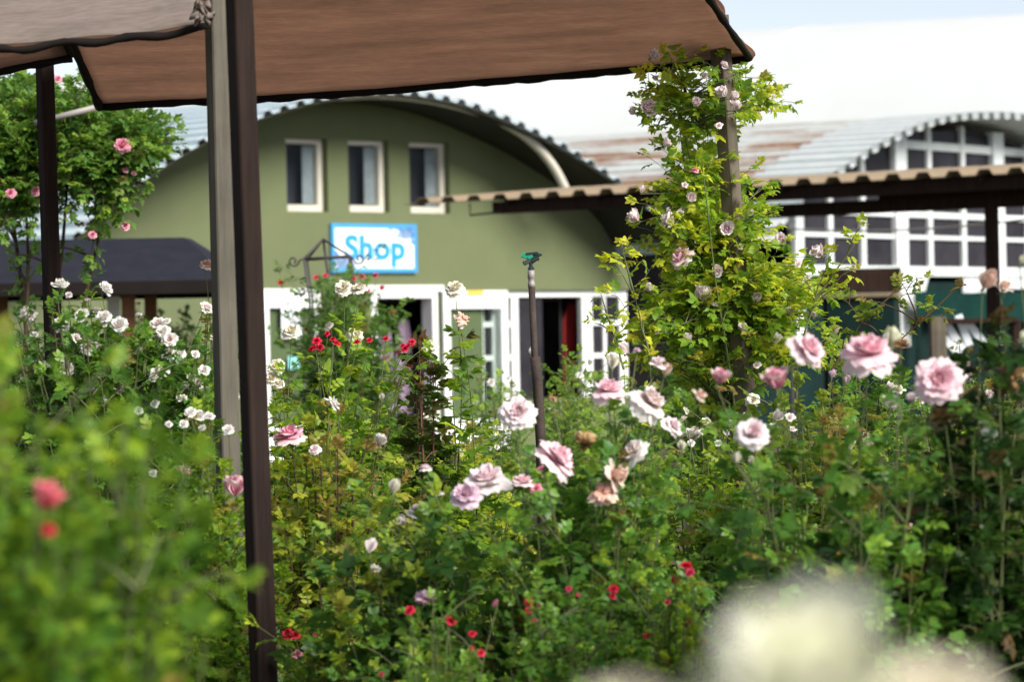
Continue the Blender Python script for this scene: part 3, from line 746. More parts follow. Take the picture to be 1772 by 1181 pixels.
# ------------------------------------------------------------------ rose leaves and plants
def leaflet(cx, cy, ang, ln, wd, curl, fold, hi):
    # returns verts (n,3) and faces for one leaflet starting at (cx, cy) heading ang in the leaf plane
    if hi:
        ts = [0, .22, .48, .76, 1]; hw = [0, .78, 1, .62, 0]; v = [(0, 0, 0)]
        for t, h in zip(ts[1:4], hw[1:4]):
            z = -curl*t*t*ln
            v += [(t*ln, h*wd, z+fold*h*wd), (t*ln, 0, z), (t*ln, -h*wd, z+fold*h*wd)]
        v.append((ln, 0, -curl*ln*1.1))
        f = [(0, 2, 1), (0, 3, 2), (1, 2, 5, 4), (2, 3, 6, 5), (4, 5, 8, 7), (5, 6, 9, 8), (7, 8, 10), (8, 9, 10)]
    else:
        v = [(0, 0, 0), (.5*ln, wd, fold*wd-curl*.25*ln), (ln, 0, -curl*ln), (.5*ln, -wd, fold*wd-curl*.25*ln)]
        f = [(0, 2, 1), (0, 3, 2)]
    c, s = math.cos(ang), math.sin(ang)
    return [(cx+x*c-y*s, cy+x*s+y*c, z) for x, y, z in v], f
def leaf_templates(hi, seed, nar=.27, n7=False):
    r = random.Random(seed); out = []
    for _ in range(5):
        V = []; F = []; isl = 0
        sp = [(1.0-.46, 0, 0, .46)]
        for x in ((.52, .24) if not n7 else (.56, .36, .16)):
            for s in (1, -1): sp.append((x+r.uniform(-.03, .03), 0, s*rad(r.uniform(48, 72)), .42*r.uniform(.85, 1.05)*(1 if x > .3 else .85)))
        for cx, cy, an, ln in sp:
            v, f = leaflet(cx, cy, an, ln, ln*nar*r.uniform(1.0, 1.25), r.uniform(.05, .35), r.uniform(.1, .45), hi)
            k = len(V); V += v; F += [tuple(i+k for i in q) for q in f]
        k = len(V); w = .012; V += [(0, w, 0), (0, -w, 0), (.56, -w*.6, 0), (.56, w*.6, 0)]; F.append((k, k+1, k+2, k+3))
        out.append((np.array(V, dtype=np.float32), F))
    return out
TPL = {(h, s): leaf_templates(h, 5, n, s == 'fine') for h in (0, 1) for s, n in (('broad', .32), ('rose', .29), ('fine', .21))}
def flat_faces(F):
    return np.array([i for f in F for i in f], dtype=np.int32), np.array([len(f) for f in F], dtype=np.int32)
def np_mesh(name, V, loops, sizes, mat, parent, attrs=None, smooth=False):
    me = bpy.data.meshes.new(name); V = np.asarray(V, dtype=np.float32)-np.array(wpos(parent), dtype=np.float32)
    me.vertices.add(len(V)); me.vertices.foreach_set('co', V.ravel())
    me.loops.add(len(loops)); me.loops.foreach_set('vertex_index', loops.astype(np.int32))
    me.polygons.add(len(sizes)); me.polygons.foreach_set('loop_start', np.concatenate(([0], np.cumsum(sizes)[:-1])).astype(np.int32))
    if smooth: me.polygons.foreach_set('use_smooth', np.ones(len(sizes), dtype=bool))
    me.update(calc_edges=True)
    for k, a in (attrs or {}).items():
        at_ = me.attributes.new(k, 'FLOAT', 'POINT'); at_.data.foreach_set('value', np.asarray(a, dtype=np.float32))
    me.materials.append(mat); o = bpy.data.objects.new(name, me); COL.objects.link(o); o.parent = parent
    return o
# ---- blooms: petal by petal, unit radius, axis +Z
STY = {
    'open': dict(lay=[(5, 1.08, 78, 46, .70), (5, 1.08, 56, 22, .68), (5, 1.0, 38, 2, .62), (4, .92, 25, -10, .54), (4, .8, 14, -16, .46), (3, .64, 5, -12, .34)], z=.5, n=7),
    'full': dict(lay=[(7, 1.0, 92, 20, .55), (7, .96, 72, -4, .52), (7, .88, 56, -16, .48), (7, .76, 42, -24, .42), (6, .62, 30, -28, .36), (5, .48, 18, -28, .30), (3, .34, 6, -16, .24)], z=.4, n=6),
    'cup': dict(lay=[(5, 1.12, 52, -34, .72), (5, 1.08, 38, -30, .70), (5, 1.0, 28, -26, .62), (4, .9, 16, -20, .5), (3, .7, 6, -10, .36)], z=.5, n=6),
    'urn': dict(lay=[(4, 1.3, 64, 44, .60), (4, 1.36, 34, 8, .66), (4, 1.3, 20, -8, .60), (3, 1.2, 10, -10, .5), (3, 1.0, 3, -6, .36)], z=.6, n=6),
    'bud': dict(lay=[(4, 1.15, 24, -34, .62), (4, 1.2, 14, -20, .52), (3, 1.12, 6, -10, .34)], z=.7, n=5),
    'pom': dict(lay=[(7, 1.0, 82, -8, .5), (7, .98, 64, -20, .5), (6, .92, 48, -26, .46), (6, .84, 32, -26, .42), (5, .74, 18, -20, .36), (4, .62, 5, -10, .30)], z=.35, n=5),
    'mini': dict(lay=[(5, 1.0, 78, 10, .6), (5, .92, 56, -8, .56), (5, .78, 34, -18, .48), (4, .58, 16, -16, .36)], z=.4, n=4),
    'nod': dict(lay=[(6, 1.12, 118, 42, .58), (6, 1.05, 88, 30, .58), (6, .96, 58, -10, .58), (6, .84, 38, -20, .5), (5, .7, 20, -22, .42)], z=.4, n=7),
    'spent': dict(lay=[(6, .95, 150, 16, .42), (6, 1.0, 120, 40, .40), (5, .9, 80, 50, .36), (4, .7, 40, 30, .30)], z=.2, n=6),
}
def bloom_geo(style, seed):
    st = STY[style]; r = random.Random(seed); V = []; F = []; pig = []; n = st['n']; nl = len(st['lay'])
    messy = 1.0 if style != 'spent' else 2.6
    for li, (k, ln, a0, curl, wd) in enumerate(st['lay']):
        off = r.uniform(0, 6.28)
        for p in range(k):
            if style == 'spent' and r.random() < .15: continue
            th = off+2*math.pi*p/k+r.gauss(0, .10*messy); al = a0+r.gauss(0, 6*messy); cu = curl+r.gauss(0, 9*messy); l_ = ln*r.uniform(.9, 1.06); w_ = wd*r.uniform(.9, 1.12)
            rr0 = .05; zz = .02*li; rads = []; ph = r.uniform(0, 6); ph2 = r.uniform(0, 6)
            x, z = rr0, zz
            for i in range(n+1):
                rads.append((x, z)); t = (i+.5)/n
                a = rad(max(-8, 0)+al*(.35+.65*min(1, t*1.6)) + cu*(t**2.2)*1.25)
                x += math.sin(a)*l_/n; z += math.cos(a)*l_/n
            base = len(V); m = n+1 if n % 2 == 0 else n
            for i, (x, z) in enumerate(rads):
                t = i/n
                hw = w_*(.22+.86*t**.6)*math.sqrt(max(0.03, 1-max(0, (t-.45)/.55)**2.6)) if t < 1 else w_*.30
                for j in range(m+1):
                    s = 2*j/m-1; R = max(abs(x), .16)
                    d = s*hw; lag = abs(s)**2.2*.10*t
                    ruf = .045*messy*t*t*math.sin(s*4.2+ph)+.02*messy*t*math.sin(s*9+ph2)
                    an = d/R; an = max(-1.25, min(1.25, an)); rem = d-an*R
                    rr_ = x+ruf+.05*t*s*s*(1 if li < 2 else -.2); zz_ = z-lag+ruf*.7
                    lx = rr_*math.cos(an)-rem*math.sin(an)*0; ly = rr_*math.sin(an)+rem
                    V.append((lx*math.cos(th)-ly*math.sin(th), lx*math.sin(th)+ly*math.cos(th), zz_))
                    pig.append(.08+.62*li/max(1, nl-1)+.22*(1-t)-.10*abs(s)*t+r.uniform(-.02, .02))
            w1 = m+1
            for i in range(n):
                for j in range(m): F.append((base+i*w1+j, base+i*w1+j+1, base+(i+1)*w1+j+1, base+(i+1)*w1+j))
    V = np.array(V); mx = np.percentile(np.hypot(V[:, 0], V[:, 1]), 96)
    if style in ('bud', 'urn'): mx = max(mx, .42)
    V /= mx
    return V, F, np.array(pig)
BG_, BM_ = {}, {}
def bloom_mesh(style, var, mat):
    if (style, var, mat) not in BM_:
        if (style, var) not in BG_: BG_[(style, var)] = bloom_geo(style, hash_(style)+var*17)
        V, F, pig = BG_[(style, var)]
        me = bpy.data.meshes.new('bloom'); me.from_pydata(V.tolist(), [], F)
        me.polygons.foreach_set('use_smooth', [True]*len(F)); a = me.attributes.new('pig', 'FLOAT', 'POINT'); a.data.foreach_set('value', pig.astype(np.float32))
        me.update(); me.materials.append(P[mat]); BM_[(style, var, mat)] = me
    return BM_[(style, var, mat)]
def hash_(s): return sum(ord(c)*(i+3) for i, c in enumerate(s))
def calyx_mesh():
    mb = MB(); mb.tube([(0, 0, -.42), (0, 0, -.30), (0, 0, -.14), (0, 0, .0), (0, 0, .05)], [.05, .14, .17, .13, .10], 8)
    for k in range(5):
        q = k*1.2566; c, s = math.cos(q), math.sin(q)
        pts = [(.10, -.02, .09), (.34, -.05, .08), (.55, -.16, .05), (.68, -.30, .012)]
        vs = []
        for x, z, w in pts: vs += [Vector((x*c-w*s, x*s+w*c, z)), Vector((x*c+w*s, x*s-w*c, z))]
        mb.add(vs, [(0, 1, 3, 2), (2, 3, 5, 4), (4, 5, 7, 6)])
    me = bpy.data.meshes.new('calyx'); me.from_pydata([tuple(v) for v in mb.v], [], mb.f); me.update(); me.materials.append(M['calyx']); return me
CALYX = calyx_mesh()
DIRS = {'u': (0, -.35, 1), 'c': (0, -1, .35), 'f': (0, -.8, .7), 'l': (-.7, -.35, .6), 'r': (.7, -.35, .6), 'd': (.1, -.4, -.8), 'n': (.2, -.2, .9), 'L': (-1, -.4, .1), 'R': (1, -.4, .1)}
class Plant:
    def __init__(s, name, label, cat, base, group, seed, mat, leaf, hi, shape, tint, young, canemat='cane', node=.055):
        s.t = thing(name, base, label, cat, group); s.base = Vector(base); s.r = random.Random(seed)
        s.mat, s.leaf, s.hi, s.shape, s.tint, s.young, s.canemat, s.node = mat, leaf, hi, shape, tint, young, canemat, node
        s.lp, s.ld, s.ls, s.lt, s.ly = [], [], [], [], []; s.mb = MB()
    def leafat(s, p, d, scale=1, tint=0, young=0):
        r = s.r
        s.lp.append(p); s.ld.append(d); s.ls.append(s.leaf*scale*r.uniform(.75, 1.2)); s.lt.append(s.tint+tint+r.gauss(0, .13)); s.ly.append(young)
    def cane(s, p0, p1, bow, rad0, t0=.25, shoots=0, slen=.25, tipyoung=None, dens=1.0, leafless=0.0):
        r = s.r; p0, p1 = Vector(p0), Vector(p1); ln = (p1-p0).length
        m = p0.lerp(p1, .5)+Vector(bow); nseg = max(4, int(ln/.12)); nseg = min(nseg, 14)
        wob = Vector((r.gauss(0, 1), r.gauss(0, 1), 0))*.02*ln
        pts = []
        for i in range(nseg+1):
            t = i/nseg; q = p0*(1-t)**2+m*2*t*(1-t)+p1*t*t
            pts.append(q+wob*math.sin(t*9)*t*(1-t)*2)
        s.mb.tube(pts, [max(.0011, rad0*(1-.75*i/nseg)) for i in range(nseg+1)], 5, False)
        ty = s.r.random() < s.young if tipyoung is None else tipyoung
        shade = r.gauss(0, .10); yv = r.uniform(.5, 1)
        tg = (p1-m).normalized(); d = s.node/dens; u = t0*ln+r.uniform(0, d); az = r.uniform(0, 6.28)
        while u < ln*(1-leafless):
            t = u/ln; q = p0*(1-t)**2+m*2*t*(1-t)+p1*t*t
            tg = ((m-p0)*(1-t)+(p1-m)*t).normalized()
            az += 2.4+r.gauss(0, .3); a = tg.cross(Vector((.3, .2, .93))).normalized(); b = tg.cross(a)
            inc = rad(r.uniform(40, 80)); dd = tg*math.cos(inc)+(a*math.cos(az)+b*math.sin(az))*math.sin(inc); dd.z -= .12; dd.normalize()
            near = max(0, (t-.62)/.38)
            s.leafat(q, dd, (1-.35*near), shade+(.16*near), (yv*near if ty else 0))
            u += d*r.uniform(.7, 1.35)
        if ty or leafless == 0:
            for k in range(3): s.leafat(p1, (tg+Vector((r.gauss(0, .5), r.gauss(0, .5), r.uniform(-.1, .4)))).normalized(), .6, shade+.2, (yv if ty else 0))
        for _ in range(shoots):
            t = r.uniform(max(t0, .3), .92); q = p0*(1-t)**2+m*2*t*(1-t)+p1*t*t
            az = r.uniform(0, 6.28); e = q+Vector((math.cos(az), math.sin(az)*.8, r.uniform(.1, 1.0)))*slen*r.uniform(.5, 1.2)
            s.cane(q, e, (0, 0, .03), rad0*.45, .15, 0, 0, None, dens)
        return pts
    def bloom(s, px, py, Y, size, mat, style, face, calyx=True, cane=True, c0=None, t0=.35, leafless=.06):
        r = s.r; p = at(px, py, Y); sc = size*Y/FPX/2
        d = Vector(DIRS[face])+Vector((r.gauss(0, .14), r.gauss(0, .14), r.gauss(0, .1))); d.normalize()
        p = p-d*sc*(.4 if style not in ('bud', 'urn') else .7)
        me = bloom_mesh(style, r.randrange(3), mat)
        nm = {'bud': 'bud', 'spent': 'spent_bloom'}.get(style, 'bloom')
        o = bpy.data.objects.new(nm, me); COL.objects.link(o); o.parent = s.t; o.location = p-s.base
        q = d.to_track_quat('Z', 'Y').to_matrix().to_4x4() @ Matrix.Rotation(r.uniform(0, 6.28), 4, 'Z')
        o.rotation_euler = q.to_euler(); o.scale = (sc,)*3
        if calyx:
            c = bpy.data.objects.new('calyx', CALYX); COL.objects.link(c); c.parent = o
            if style == 'bud': c.scale = (1.0, 1.0, 1.3)
        if cane:
            b = c0 if c0 is not None else s.base+Vector((r.uniform(-.15, .15), r.uniform(-.1, .1), 0))
            e = p-d*sc*.35; dz = e.z-b.z
            s.cane(b, e, ((b.x-e.x)*.35+r.gauss(0, .02), (b.y-e.y)*.35, dz*.10), .0035+.0012*dz, max(t0, 0), 1, .16, False, 1.0, leafless)
        return o
    def fill(s, n, rx, ry, h, top=.72, shoots=3, slen=.22, t0=.25, cx=0, cy=0, power=.6, prof=None, dens=1.0, zmin=None):
        r = s.r
        for i in range(n):
            a = r.uniform(0, 6.28); q = r.random()**power
            x, y = rx*q*math.cos(a), ry*q*math.sin(a)
            hh = h*(1-.30*q*q)*r.uniform(top, 1)
            if prof: hh = prof(s.base.x+cx+x)*r.uniform(top, 1)
            b = s.base+Vector((x*.25+cx*.8, y*.25, 0)); e = Vector((s.base.x+cx+x, s.base.y+cy+y, hh))
            if zmin is not None and hh > zmin+.2: b = b.lerp(e, 0.0)
            s.cane(b, e, (-x*.2, -y*.2, hh*.12), .004+.002*hh, t0, shoots, slen, None, dens)
    def done(s):
        n = len(s.lp)
        if s.mb.v: 
            o = s.mb.build('canes', M[s.canemat], s.t, True)
        if n:
            p = np.array([tuple(x) for x in s.lp], dtype=np.float32); d = np.array([tuple(x) for x in s.ld], dtype=np.float32)
            sc = np.array(s.ls, dtype=np.float32); g = np.random.default_rng(n)
            up_ = np.array([0, 0, 1], dtype=np.float32)+g.normal(0, .35, (n, 3)).astype(np.float32)
            u = up_-d*np.sum(up_*d, axis=1, keepdims=True); u /= np.linalg.norm(u, axis=1, keepdims=True)+1e-6
            sd = np.cross(u, d); tp = TPL[(1 if s.hi else 0, s.shape)]
            Vs, Ls, Ss, T, Yg = [], [], [], [], []; k = 0; ch = g.integers(0, 5, n)
            for c in range(5):
                ix = np.where(ch == c)[0]
                if not len(ix): continue
                tv, tf = tp[c]; fl, sz = flat_faces(tf); m = len(tv)
                W_ = p[ix][:, None, :]+sc[ix][:, None, None]*(tv[None, :, 0:1]*d[ix][:, None, :]+tv[None, :, 1:2]*sd[ix][:, None, :]+tv[None, :, 2:3]*u[ix][:, None, :])
                Vs.append(W_.reshape(-1, 3)); Ls.append((fl[None, :]+(k+np.arange(len(ix))*m)[:, None]).ravel()); Ss.append(np.tile(sz, len(ix)))
                T.append(np.repeat(np.array(s.lt)[ix], m)); Yg.append(np.repeat(np.array(s.ly)[ix], m)); k += m*len(ix)
            np_mesh('foliage', np.concatenate(Vs), np.concatenate(Ls), np.concatenate(Ss), L[s.mat], s.t, {'tint': np.clip(np.concatenate(T), 0, 1), 'young': np.concatenate(Yg)})
        return n
NLEAF = 0
RX = random.Random(77)
def extra(n, x0, x1, y0, y1, s0, s1, sty=('cup', 'open', 'pom', 'mini', 'urn'), mats=('blush', 'palepink', 'white', 'ivory')):
    return [(RX.uniform(x0, x1), RX.uniform(y0, y1), RX.uniform(s0, s1), RX.choice(sty), RX.choice('fcnulr'), RX.choice(mats)) for _ in range(n)]
def bush(label, px, Y, hw, top, n, mat, leaf=.085, blooms=(), bm='pink', hd=.45, shape='rose', tint=.4, young=.15, seed=None, cat='rose bush', name='rose_bush', canemat='cane', t0=.3, shoots=3, slen=.2, topv=.72, group='rose bushes in the garden', node=.05, prof=None, leafless=.06, bstart=.4, hi=None):
    global NLEAF
    b = at(px, 600, Y); b.z = 0; h = at(px, top, Y).z
    p = Plant(name, label, cat, b, group, seed or int(px*7+Y*13), mat, leaf, (Y < 15) if hi is None else hi, shape, tint, young, canemat, node)
    p.fill(n, hw*Y/FPX, hd, h, topv, shoots, slen, t0, prof=prof)
    for q in blooms:
        bx, by, sz, style, face = q[:5]; m = q[5] if len(q) > 5 else bm; dy = q[6] if len(q) > 6 else p.r.uniform(-.25, .1)*hd
        p.bloom(bx, by, Y+dy, sz, m, style, face, calyx=Y < 16, t0=bstart, leafless=leafless)
    NLEAF += p.done(); return p
def profpx(pts, Y):
    # top outline given in photo pixels at depth Y -> height by world x
    w = [at(x, y, Y) for x, y in pts]; xs = [q.x for q in w]; zs = [q.z for q in w]
    return lambda x: float(np.interp(x, xs, zs))
# ---- nearest: blurred leafy bush at left, cream rose at bottom right
p = bush('big blurred lime green rose bush nearest the camera at left, with one coral bud', 100, 4.2, 245, 700, 74, 'fresh', .074, [(80, 872, 50, 'cup', 'u', 'coral', -.42), (84, 918, 26, 'mini', 'f', 'red', -.42)], hd=.4, tint=.33, young=.04, topv=.75,
    prof=profpx([(-300, 560), (-60, 640), (20, 765), (120, 760), (200, 735), (330, 745), (380, 860), (420, 1000), (440, 1200), (520, 1500)], 4.2), shoots=4, node=.032, slen=.10)
bush('tall blurred shoots at the far left edge of the view', -25, 4.3, 75, 415, 34, 'fresh', .07, [], hd=.2, tint=.45, young=.08, t0=.45, topv=.78, shoots=3)
b = Vector((at(1420, 1500, 1.15).x, 1.17, 0))
p = Plant('rose_bush', 'very blurred pale cream roses right in front of the lens at bottom right', 'rose bush', b, 'rose bushes in the garden', 5, 'fresh', .06, True, 'rose', .4, .1)
p.bloom(1398, 1240, 1.15, 260, 'cream', 'cup', 'u', t0=.6); p.bloom(1498, 1245, 1.17, 180, 'cream', 'full', 'u', t0=.6); p.bloom(1610, 1235, 1.18, 250, 'beige', 'full', 'u', t0=.6); p.bloom(1095, 1265, 1.15, 190, 'beige', 'full', 'u', t0=.6)
p.fill(5, .06, .05, at(1400, 1450, 1.15).z, .8, 1, .05, .3); p.done()
# ---- right: tall pink roses on bronze foliage
bush('tall dark bronze rose bush at the right edge with two peach buds above it', 1700, 7.7, 130, 560, 55, 'bronze', 0.097, [(1706, 491, 30, 'bud', 'n', 'peach'), (1737, 496, 34, 'urn', 'n', 'peach'), (1745, 650, 50, 'spent', 'l', 'brown'), (1668, 640, 38, 'open', 'r', 'pink', .25), (1775, 585, 34, 'open', 'l', 'cream'), (1768, 452, 14, 'bud', 'n', 'cream')], hd=.35, shape='broad', tint=.14, young=.15, node=.05, topv=.7)
bush('sturdy rose bush with large round pink roses right of the climber', 1500, 7.6, 150, 700, 55, 'deep', 0.088, [(1503, 606, 88, 'nod', 'n', 'pink', -.1), (1625, 657, 80, 'full', 'c', 'pink', -.3), (1396, 606, 64, 'open', 'r', 'pink', 0), (1543, 592, 30, 'bud', 'u', 'cream', .1), (1562, 602, 30, 'spent', 'd', 'brown', 0), (1345, 666, 40, 'cup', 'u', 'edged', 0), (1244, 659, 28, 'cup', 'n', 'edged', 0), (1212, 684, 26, 'urn', 'r', 'peach', 0), (1302, 751, 56, 'open', 'f', 'palepink', -.2), (1540, 702, 24, 'cup', 'u', 'palepink', .3), (1578, 694, 18, 'cup', 'u', 'palepink', .3), (1275, 796, 14, 'bud', 'n', 'ivory', 0), (1560, 905, 24, 'mini', 'f', 'hot', .2)], hd=.4, shape='broad', tint=.36, young=.16, topv=.7, bstart=.45)
bush('mid green rose bush with many half faded pink roses right of the sprinkler', 1020, 8.6, 190, 775, 70, 'deep', 0.082, [(961, 796, 78, 'open', 'r', 'pink', -.3), (842, 834, 74, 'open', 'u', 'palepink', -.2), (806, 857, 48, 'full', 'f', 'mauve', -.25), (896, 714, 60, 'full', 'f', 'palepink', 0), (1053, 674, 56, 'nod', 'u', 'pink', .1), (1126, 694, 68, 'nod', 'r', 'blush', 0), (1139, 627, 34, 'urn', 'n', 'palepink', .1), (1060, 632, 20, 'bud', 'n', 'ivory', .1), (1163, 739, 38, 'open', 'r', 'palepink', 0), (1098, 783, 50, 'open', 'l', 'blush', -.1), (1068, 823, 54, 'urn', 'R', 'peach', -.2), (1041, 849, 48, 'spent', 'f', 'peach', -.2), (1013, 771, 38, 'spent', 'd', 'brown', 0), (1082, 800, 26, 'spent', 'd', 'brown', -.1), (904, 836, 38, 'open', 'u', 'pink', -.1), (958, 686, 18, 'spent', 'n', 'brown', .1), (938, 812, 18, 'mini', 'u', 'hot', -.2), (736, 812, 22, 'open', 'u', 'palepink', .1), (681, 848, 20, 'bud', 'n', 'ivory', .1), (1152, 644, 18, 'bud', 'n', 'peach', .1), (1102, 608-2, 14, 'mini', 'u', 'mauve', .2), (1180, 776, 14, 'bud', 'n', 'ivory', 0), (928, 846, 24, 'mini', 'f', 'hot', -.1)], hd=.5, shape='broad', tint=.42, young=.14, topv=.76, bstart=.5)
bush('amber tipped rose bush with a large white pink rose just right of the dark post', 575, 10.2, 130, 690, 60, 'amber', 0.080, [(501, 756, 54, 'open', 'u', 'edged', -.3), (545, 779, 20, 'open', 'f', 'palepink', -.2), (576, 700, 30, 'open', 'r', 'white', 0), (657, 768, 22, 'cup', 'n', 'blush', -.2), (660, 690, 10, 'bud', 'n', 'ivory', 0)], hd=.45, tint=.52, young=.26, topv=.76, canemat='browncane')
bush('dark blue green broad leaved rose bush left of centre with a drooping mauve bloom', 720, 8.9, 190, 840, 57, 'bluish', 0.101, [(738, 1043, 38, 'spent', 'd', 'mauve', -.4), (640, 950, 20, 'bud', 'n', 'palepink', -.2), (722, 886, 30, 'open', 'f', 'palepink', .1), (700, 905, 18, 'cup', 'l', 'blush', .1), (760, 855, 16, 'mini', 'u', 'palepink', 0), (648, 990, 22, 'spent', 'd', 'ivory', -.3)], hd=.45, shape='broad', tint=.34, young=.05, topv=.72, node=.055)
# ---- low red ground-cover roses along the bottom
reds = [
 ('low red rose bush beside the foot of the dark post', 530, 10.25, 95, 1040, [(497, 1098, 22, 'mini', 'f'), (512, 1099, 20, 'mini', 'f'), (515, 1133, 18, 'mini', 'f', 'hot'), (508, 1141, 12, 'mini', 'f', 'hot'), (430, 1130, 14, 'mini', 'u', 'hot'), (545, 1100, 8, 'mini', 'f', 'crimson'), (602, 1152, 11, 'mini', 'u', 'hot')]),
 ('low red rose bush left of the mauve drooping rose, with crimson clusters', 740, 8.7, 100, 1030, [(709, 1057, 19, 'mini', 'f'), (781, 1076, 24, 'mini', 'r'), (817, 1098, 16, 'mini', 'u'), (832, 1131, 15, 'mini', 'f'), (660, 1168, 10, 'mini', 'f', 'crimson'), (857, 1045, 15, 'mini', 'l', 'hot'), (816, 1122, 9, 'mini', 'f')]),
 ('low red rose bush at the bottom centre of the bed', 950, 8.8, 110, 985, [(915, 1043, 17, 'mini', 'f'), (917, 1057, 17, 'mini', 'f'), (934, 1049, 11, 'mini', 'f', 'crimson'), (984, 1020, 12, 'mini', 'f', 'crimson'), (1062, 1020, 18, 'mini', 'f'), (1060, 1033, 13, 'mini', 'f'), (1001, 1031, 8, 'mini', 'f', 'crimson'), (925, 1075, 10, 'mini', 'f', 'crimson')]),
 ('low red rose bush with the brightest red bloom, under the pale pink roses', 1150, 8.9, 110, 965, [(1188, 981, 28, 'mini', 'u'), (1194, 992, 18, 'mini', 'f', 'crimson'), (1169, 1005, 18, 'mini', 'f'), (1192, 1080, 13, 'mini', 'f'), (1122, 1101, 18, 'mini', 'f'), (1149, 1144, 22, 'mini', 'u', 'crimson'), (1155, 1043, 11, 'mini', 'f', 'crimson'), (985, 1122, 9, 'mini', 'f')]),
]
for lab, px, Y, hw, top, bl in reds:
    bush(lab, px, Y-.75, hw*1.15, top, 60, 'fresh' if px > 1000 else 'deep', .05, bl, 'red', hd=.4, shape='rose', tint=.45, young=.05, node=.032, shoots=4, slen=.13, group='low red roses along the front of the bed', topv=.72, t0=.35)
# ---- other bushes of the bed, front to back
bush('twiggy olive rose bush without flowers in the middle of the bed', 1060, 9.2, 140, 860, 60, 'olive', .06, [], shape='fine', hd=.4, tint=.42, young=.1, node=.04, slen=.16, shoots=4, canemat='cane')
bush('dark leafy rose bush in the shade at bottom right', 1560, 8.6, 170, 850, 55, 'bronze', 0.092, [(1570, 910, 16, 'mini', 'f', 'hot')], shape='broad', hd=.4, tint=.10, young=.08)
bush('dark leafy bush beneath the white pink rose, right of the red roses', 1330, 9.0, 140, 800, 60, 'deep', 0.076, [(1300, 800, 12, 'bud', 'n', 'ivory')], shape='rose', hd=.4, tint=.36, young=.1)
bush('leafy bush at the bottom right corner behind the cream roses', 1770, 9.6, 110, 800, 36, 'deep', .10, [], shape='broad', hd=.4, tint=.3)
bush('light green rose bush with small white buds behind the pink roses at right', 1230, 11.0, 130, 700, 48, 'fresh', .075, [(1222, 730, 15, 'pom', 'f'), (1215, 748, 12, 'pom', 'f'), (1243, 768, 12, 'pom', 'f'), (1196, 768, 13, 'pom', 'f'), (1262, 735, 10, 'bud', 'n'), (1185, 752, 10, 'pom', 'f')]+extra(9, 1150, 1330, 690, 800, 12, 24), 'white', hd=.4, tint=.5)
bush('mid green rose bush filling the gap left of the large pink roses', 1400, 10.5, 120, 655, 60, 'olive', .085, [(1395, 740, 18, 'spent', 'd', 'brown'), (1440, 650, 12, 'bud', 'n', 'mauve'), (1466, 660, 12, 'bud', 'n', 'mauve')]+extra(7, 1330, 1500, 670, 780, 12, 22), hd=.4, tint=.42, young=.25)
bush('loose rose bush with small pale flowers behind the round pink rose', 1630, 11.5, 140, 690, 48, 'fresh', .08, [(1600, 690, 16, 'cup', 'f'), (1545, 706, 18, 'cup', 'f'), (1690, 695, 16, 'cup', 'f'), (1710, 690, 18, 'cup', 'f'), (1725, 700, 14, 'cup', 'f'), (1660, 720, 12, 'cup', 'f'), (1500, 760, 14, 'cup', 'f')]+extra(10, 1520, 1760, 670, 760, 12, 22), 'blush', hd=.4, tint=.42, young=.2)
bush('feathery light green rose bush left of the sprinkler', 800, 13.0, 150, 715, 64, 'lime', .065, [(736, 720, 12, 'pom', 'f'), (822, 700, 10, 'bud', 'n'), (700, 760, 12, 'pom', 'f'), (860, 775, 9, 'pom', 'f')]+extra(6, 690, 880, 720, 800, 9, 16), 'white', shape='fine', hd=.5, tint=.5, node=.04, slen=.15, shoots=4)
bush('broad dark green rose bush below the green door leaf', 700, 15.0, 110, 640, 46, 'bluish', .1, [], shape='broad', hd=.4, tint=.38)
bush('pale green bush in front of the shop window, left of the sprinkler', 850, 19.0, 90, 635, 44, 'far', .08, [(850, 663, 14, 'pom', 'f'), (893, 685, 11, 'pom', 'f'), (880, 655, 9, 'pom', 'f'), (790, 640, 8, 'pom', 'f')], 'white', hd=.5, tint=.5, young=.1)
bush('pale green bush in front of the shop window, right of the sprinkler', 985, 18.0, 75, 600, 44, 'far', .085, [(1003, 650, 14, 'pom', 'f'), (1012, 660, 10, 'pom', 'f'), (919, 610, 9, 'bud', 'n'), (950, 705, 8, 'pom', 'f')], 'white', hd=.5, tint=.55, young=.1)
bush('low bush at the shop wall below the right window frame', 1110, 17.0, 75, 640, 36, 'far', .08, [(1020, 630, 9, 'bud', 'n')], 'white', hd=.4, tint=.5, young=.2)
bush('dark green hedge like bush below the twiggy shoots at far right', 1480, 14.0, 140, 585, 70, 'deep', .085, [], hd=.4, tint=.42, young=.1)
bush('dull green bush in front of the display rack', 1690, 15.0, 120, 575, 60, 'olive', .075, [], hd=.4, tint=.4, young=.15)
bush('small green bush with tiny white roses around the foot of the grey post', 352, 9.45, 80, 715, 84, 'fresh', .075, [(345, 720, 22, 'pom', 'f'), (318, 735, 16, 'pom', 'f'), (362, 722, 18, 'pom', 'f'), (330, 715, 20, 'pom', 'f'), (350, 742, 14, 'pom', 'f'), (268, 700, 16, 'pom', 'f'), (240, 712, 16, 'pom', 'f'), (292, 735, 12, 'pom', 'f'), (395, 745, 20, 'pom', 'f'), (326, 818, 20, 'urn', 'd', 'peach'), (312, 812, 14, 'urn', 'd', 'peach'), (265, 820, 14, 'pom', 'f'), (408, 851, 36, 'cup', 'u', 'edged', -.2)], 'white', hd=.28, tint=.42, young=.1)
bush('shaded green bush filling the bed behind the blurred bush', 130, 9.5, 170, 800, 44, 'deep', .09, [], hd=.4, tint=.35)
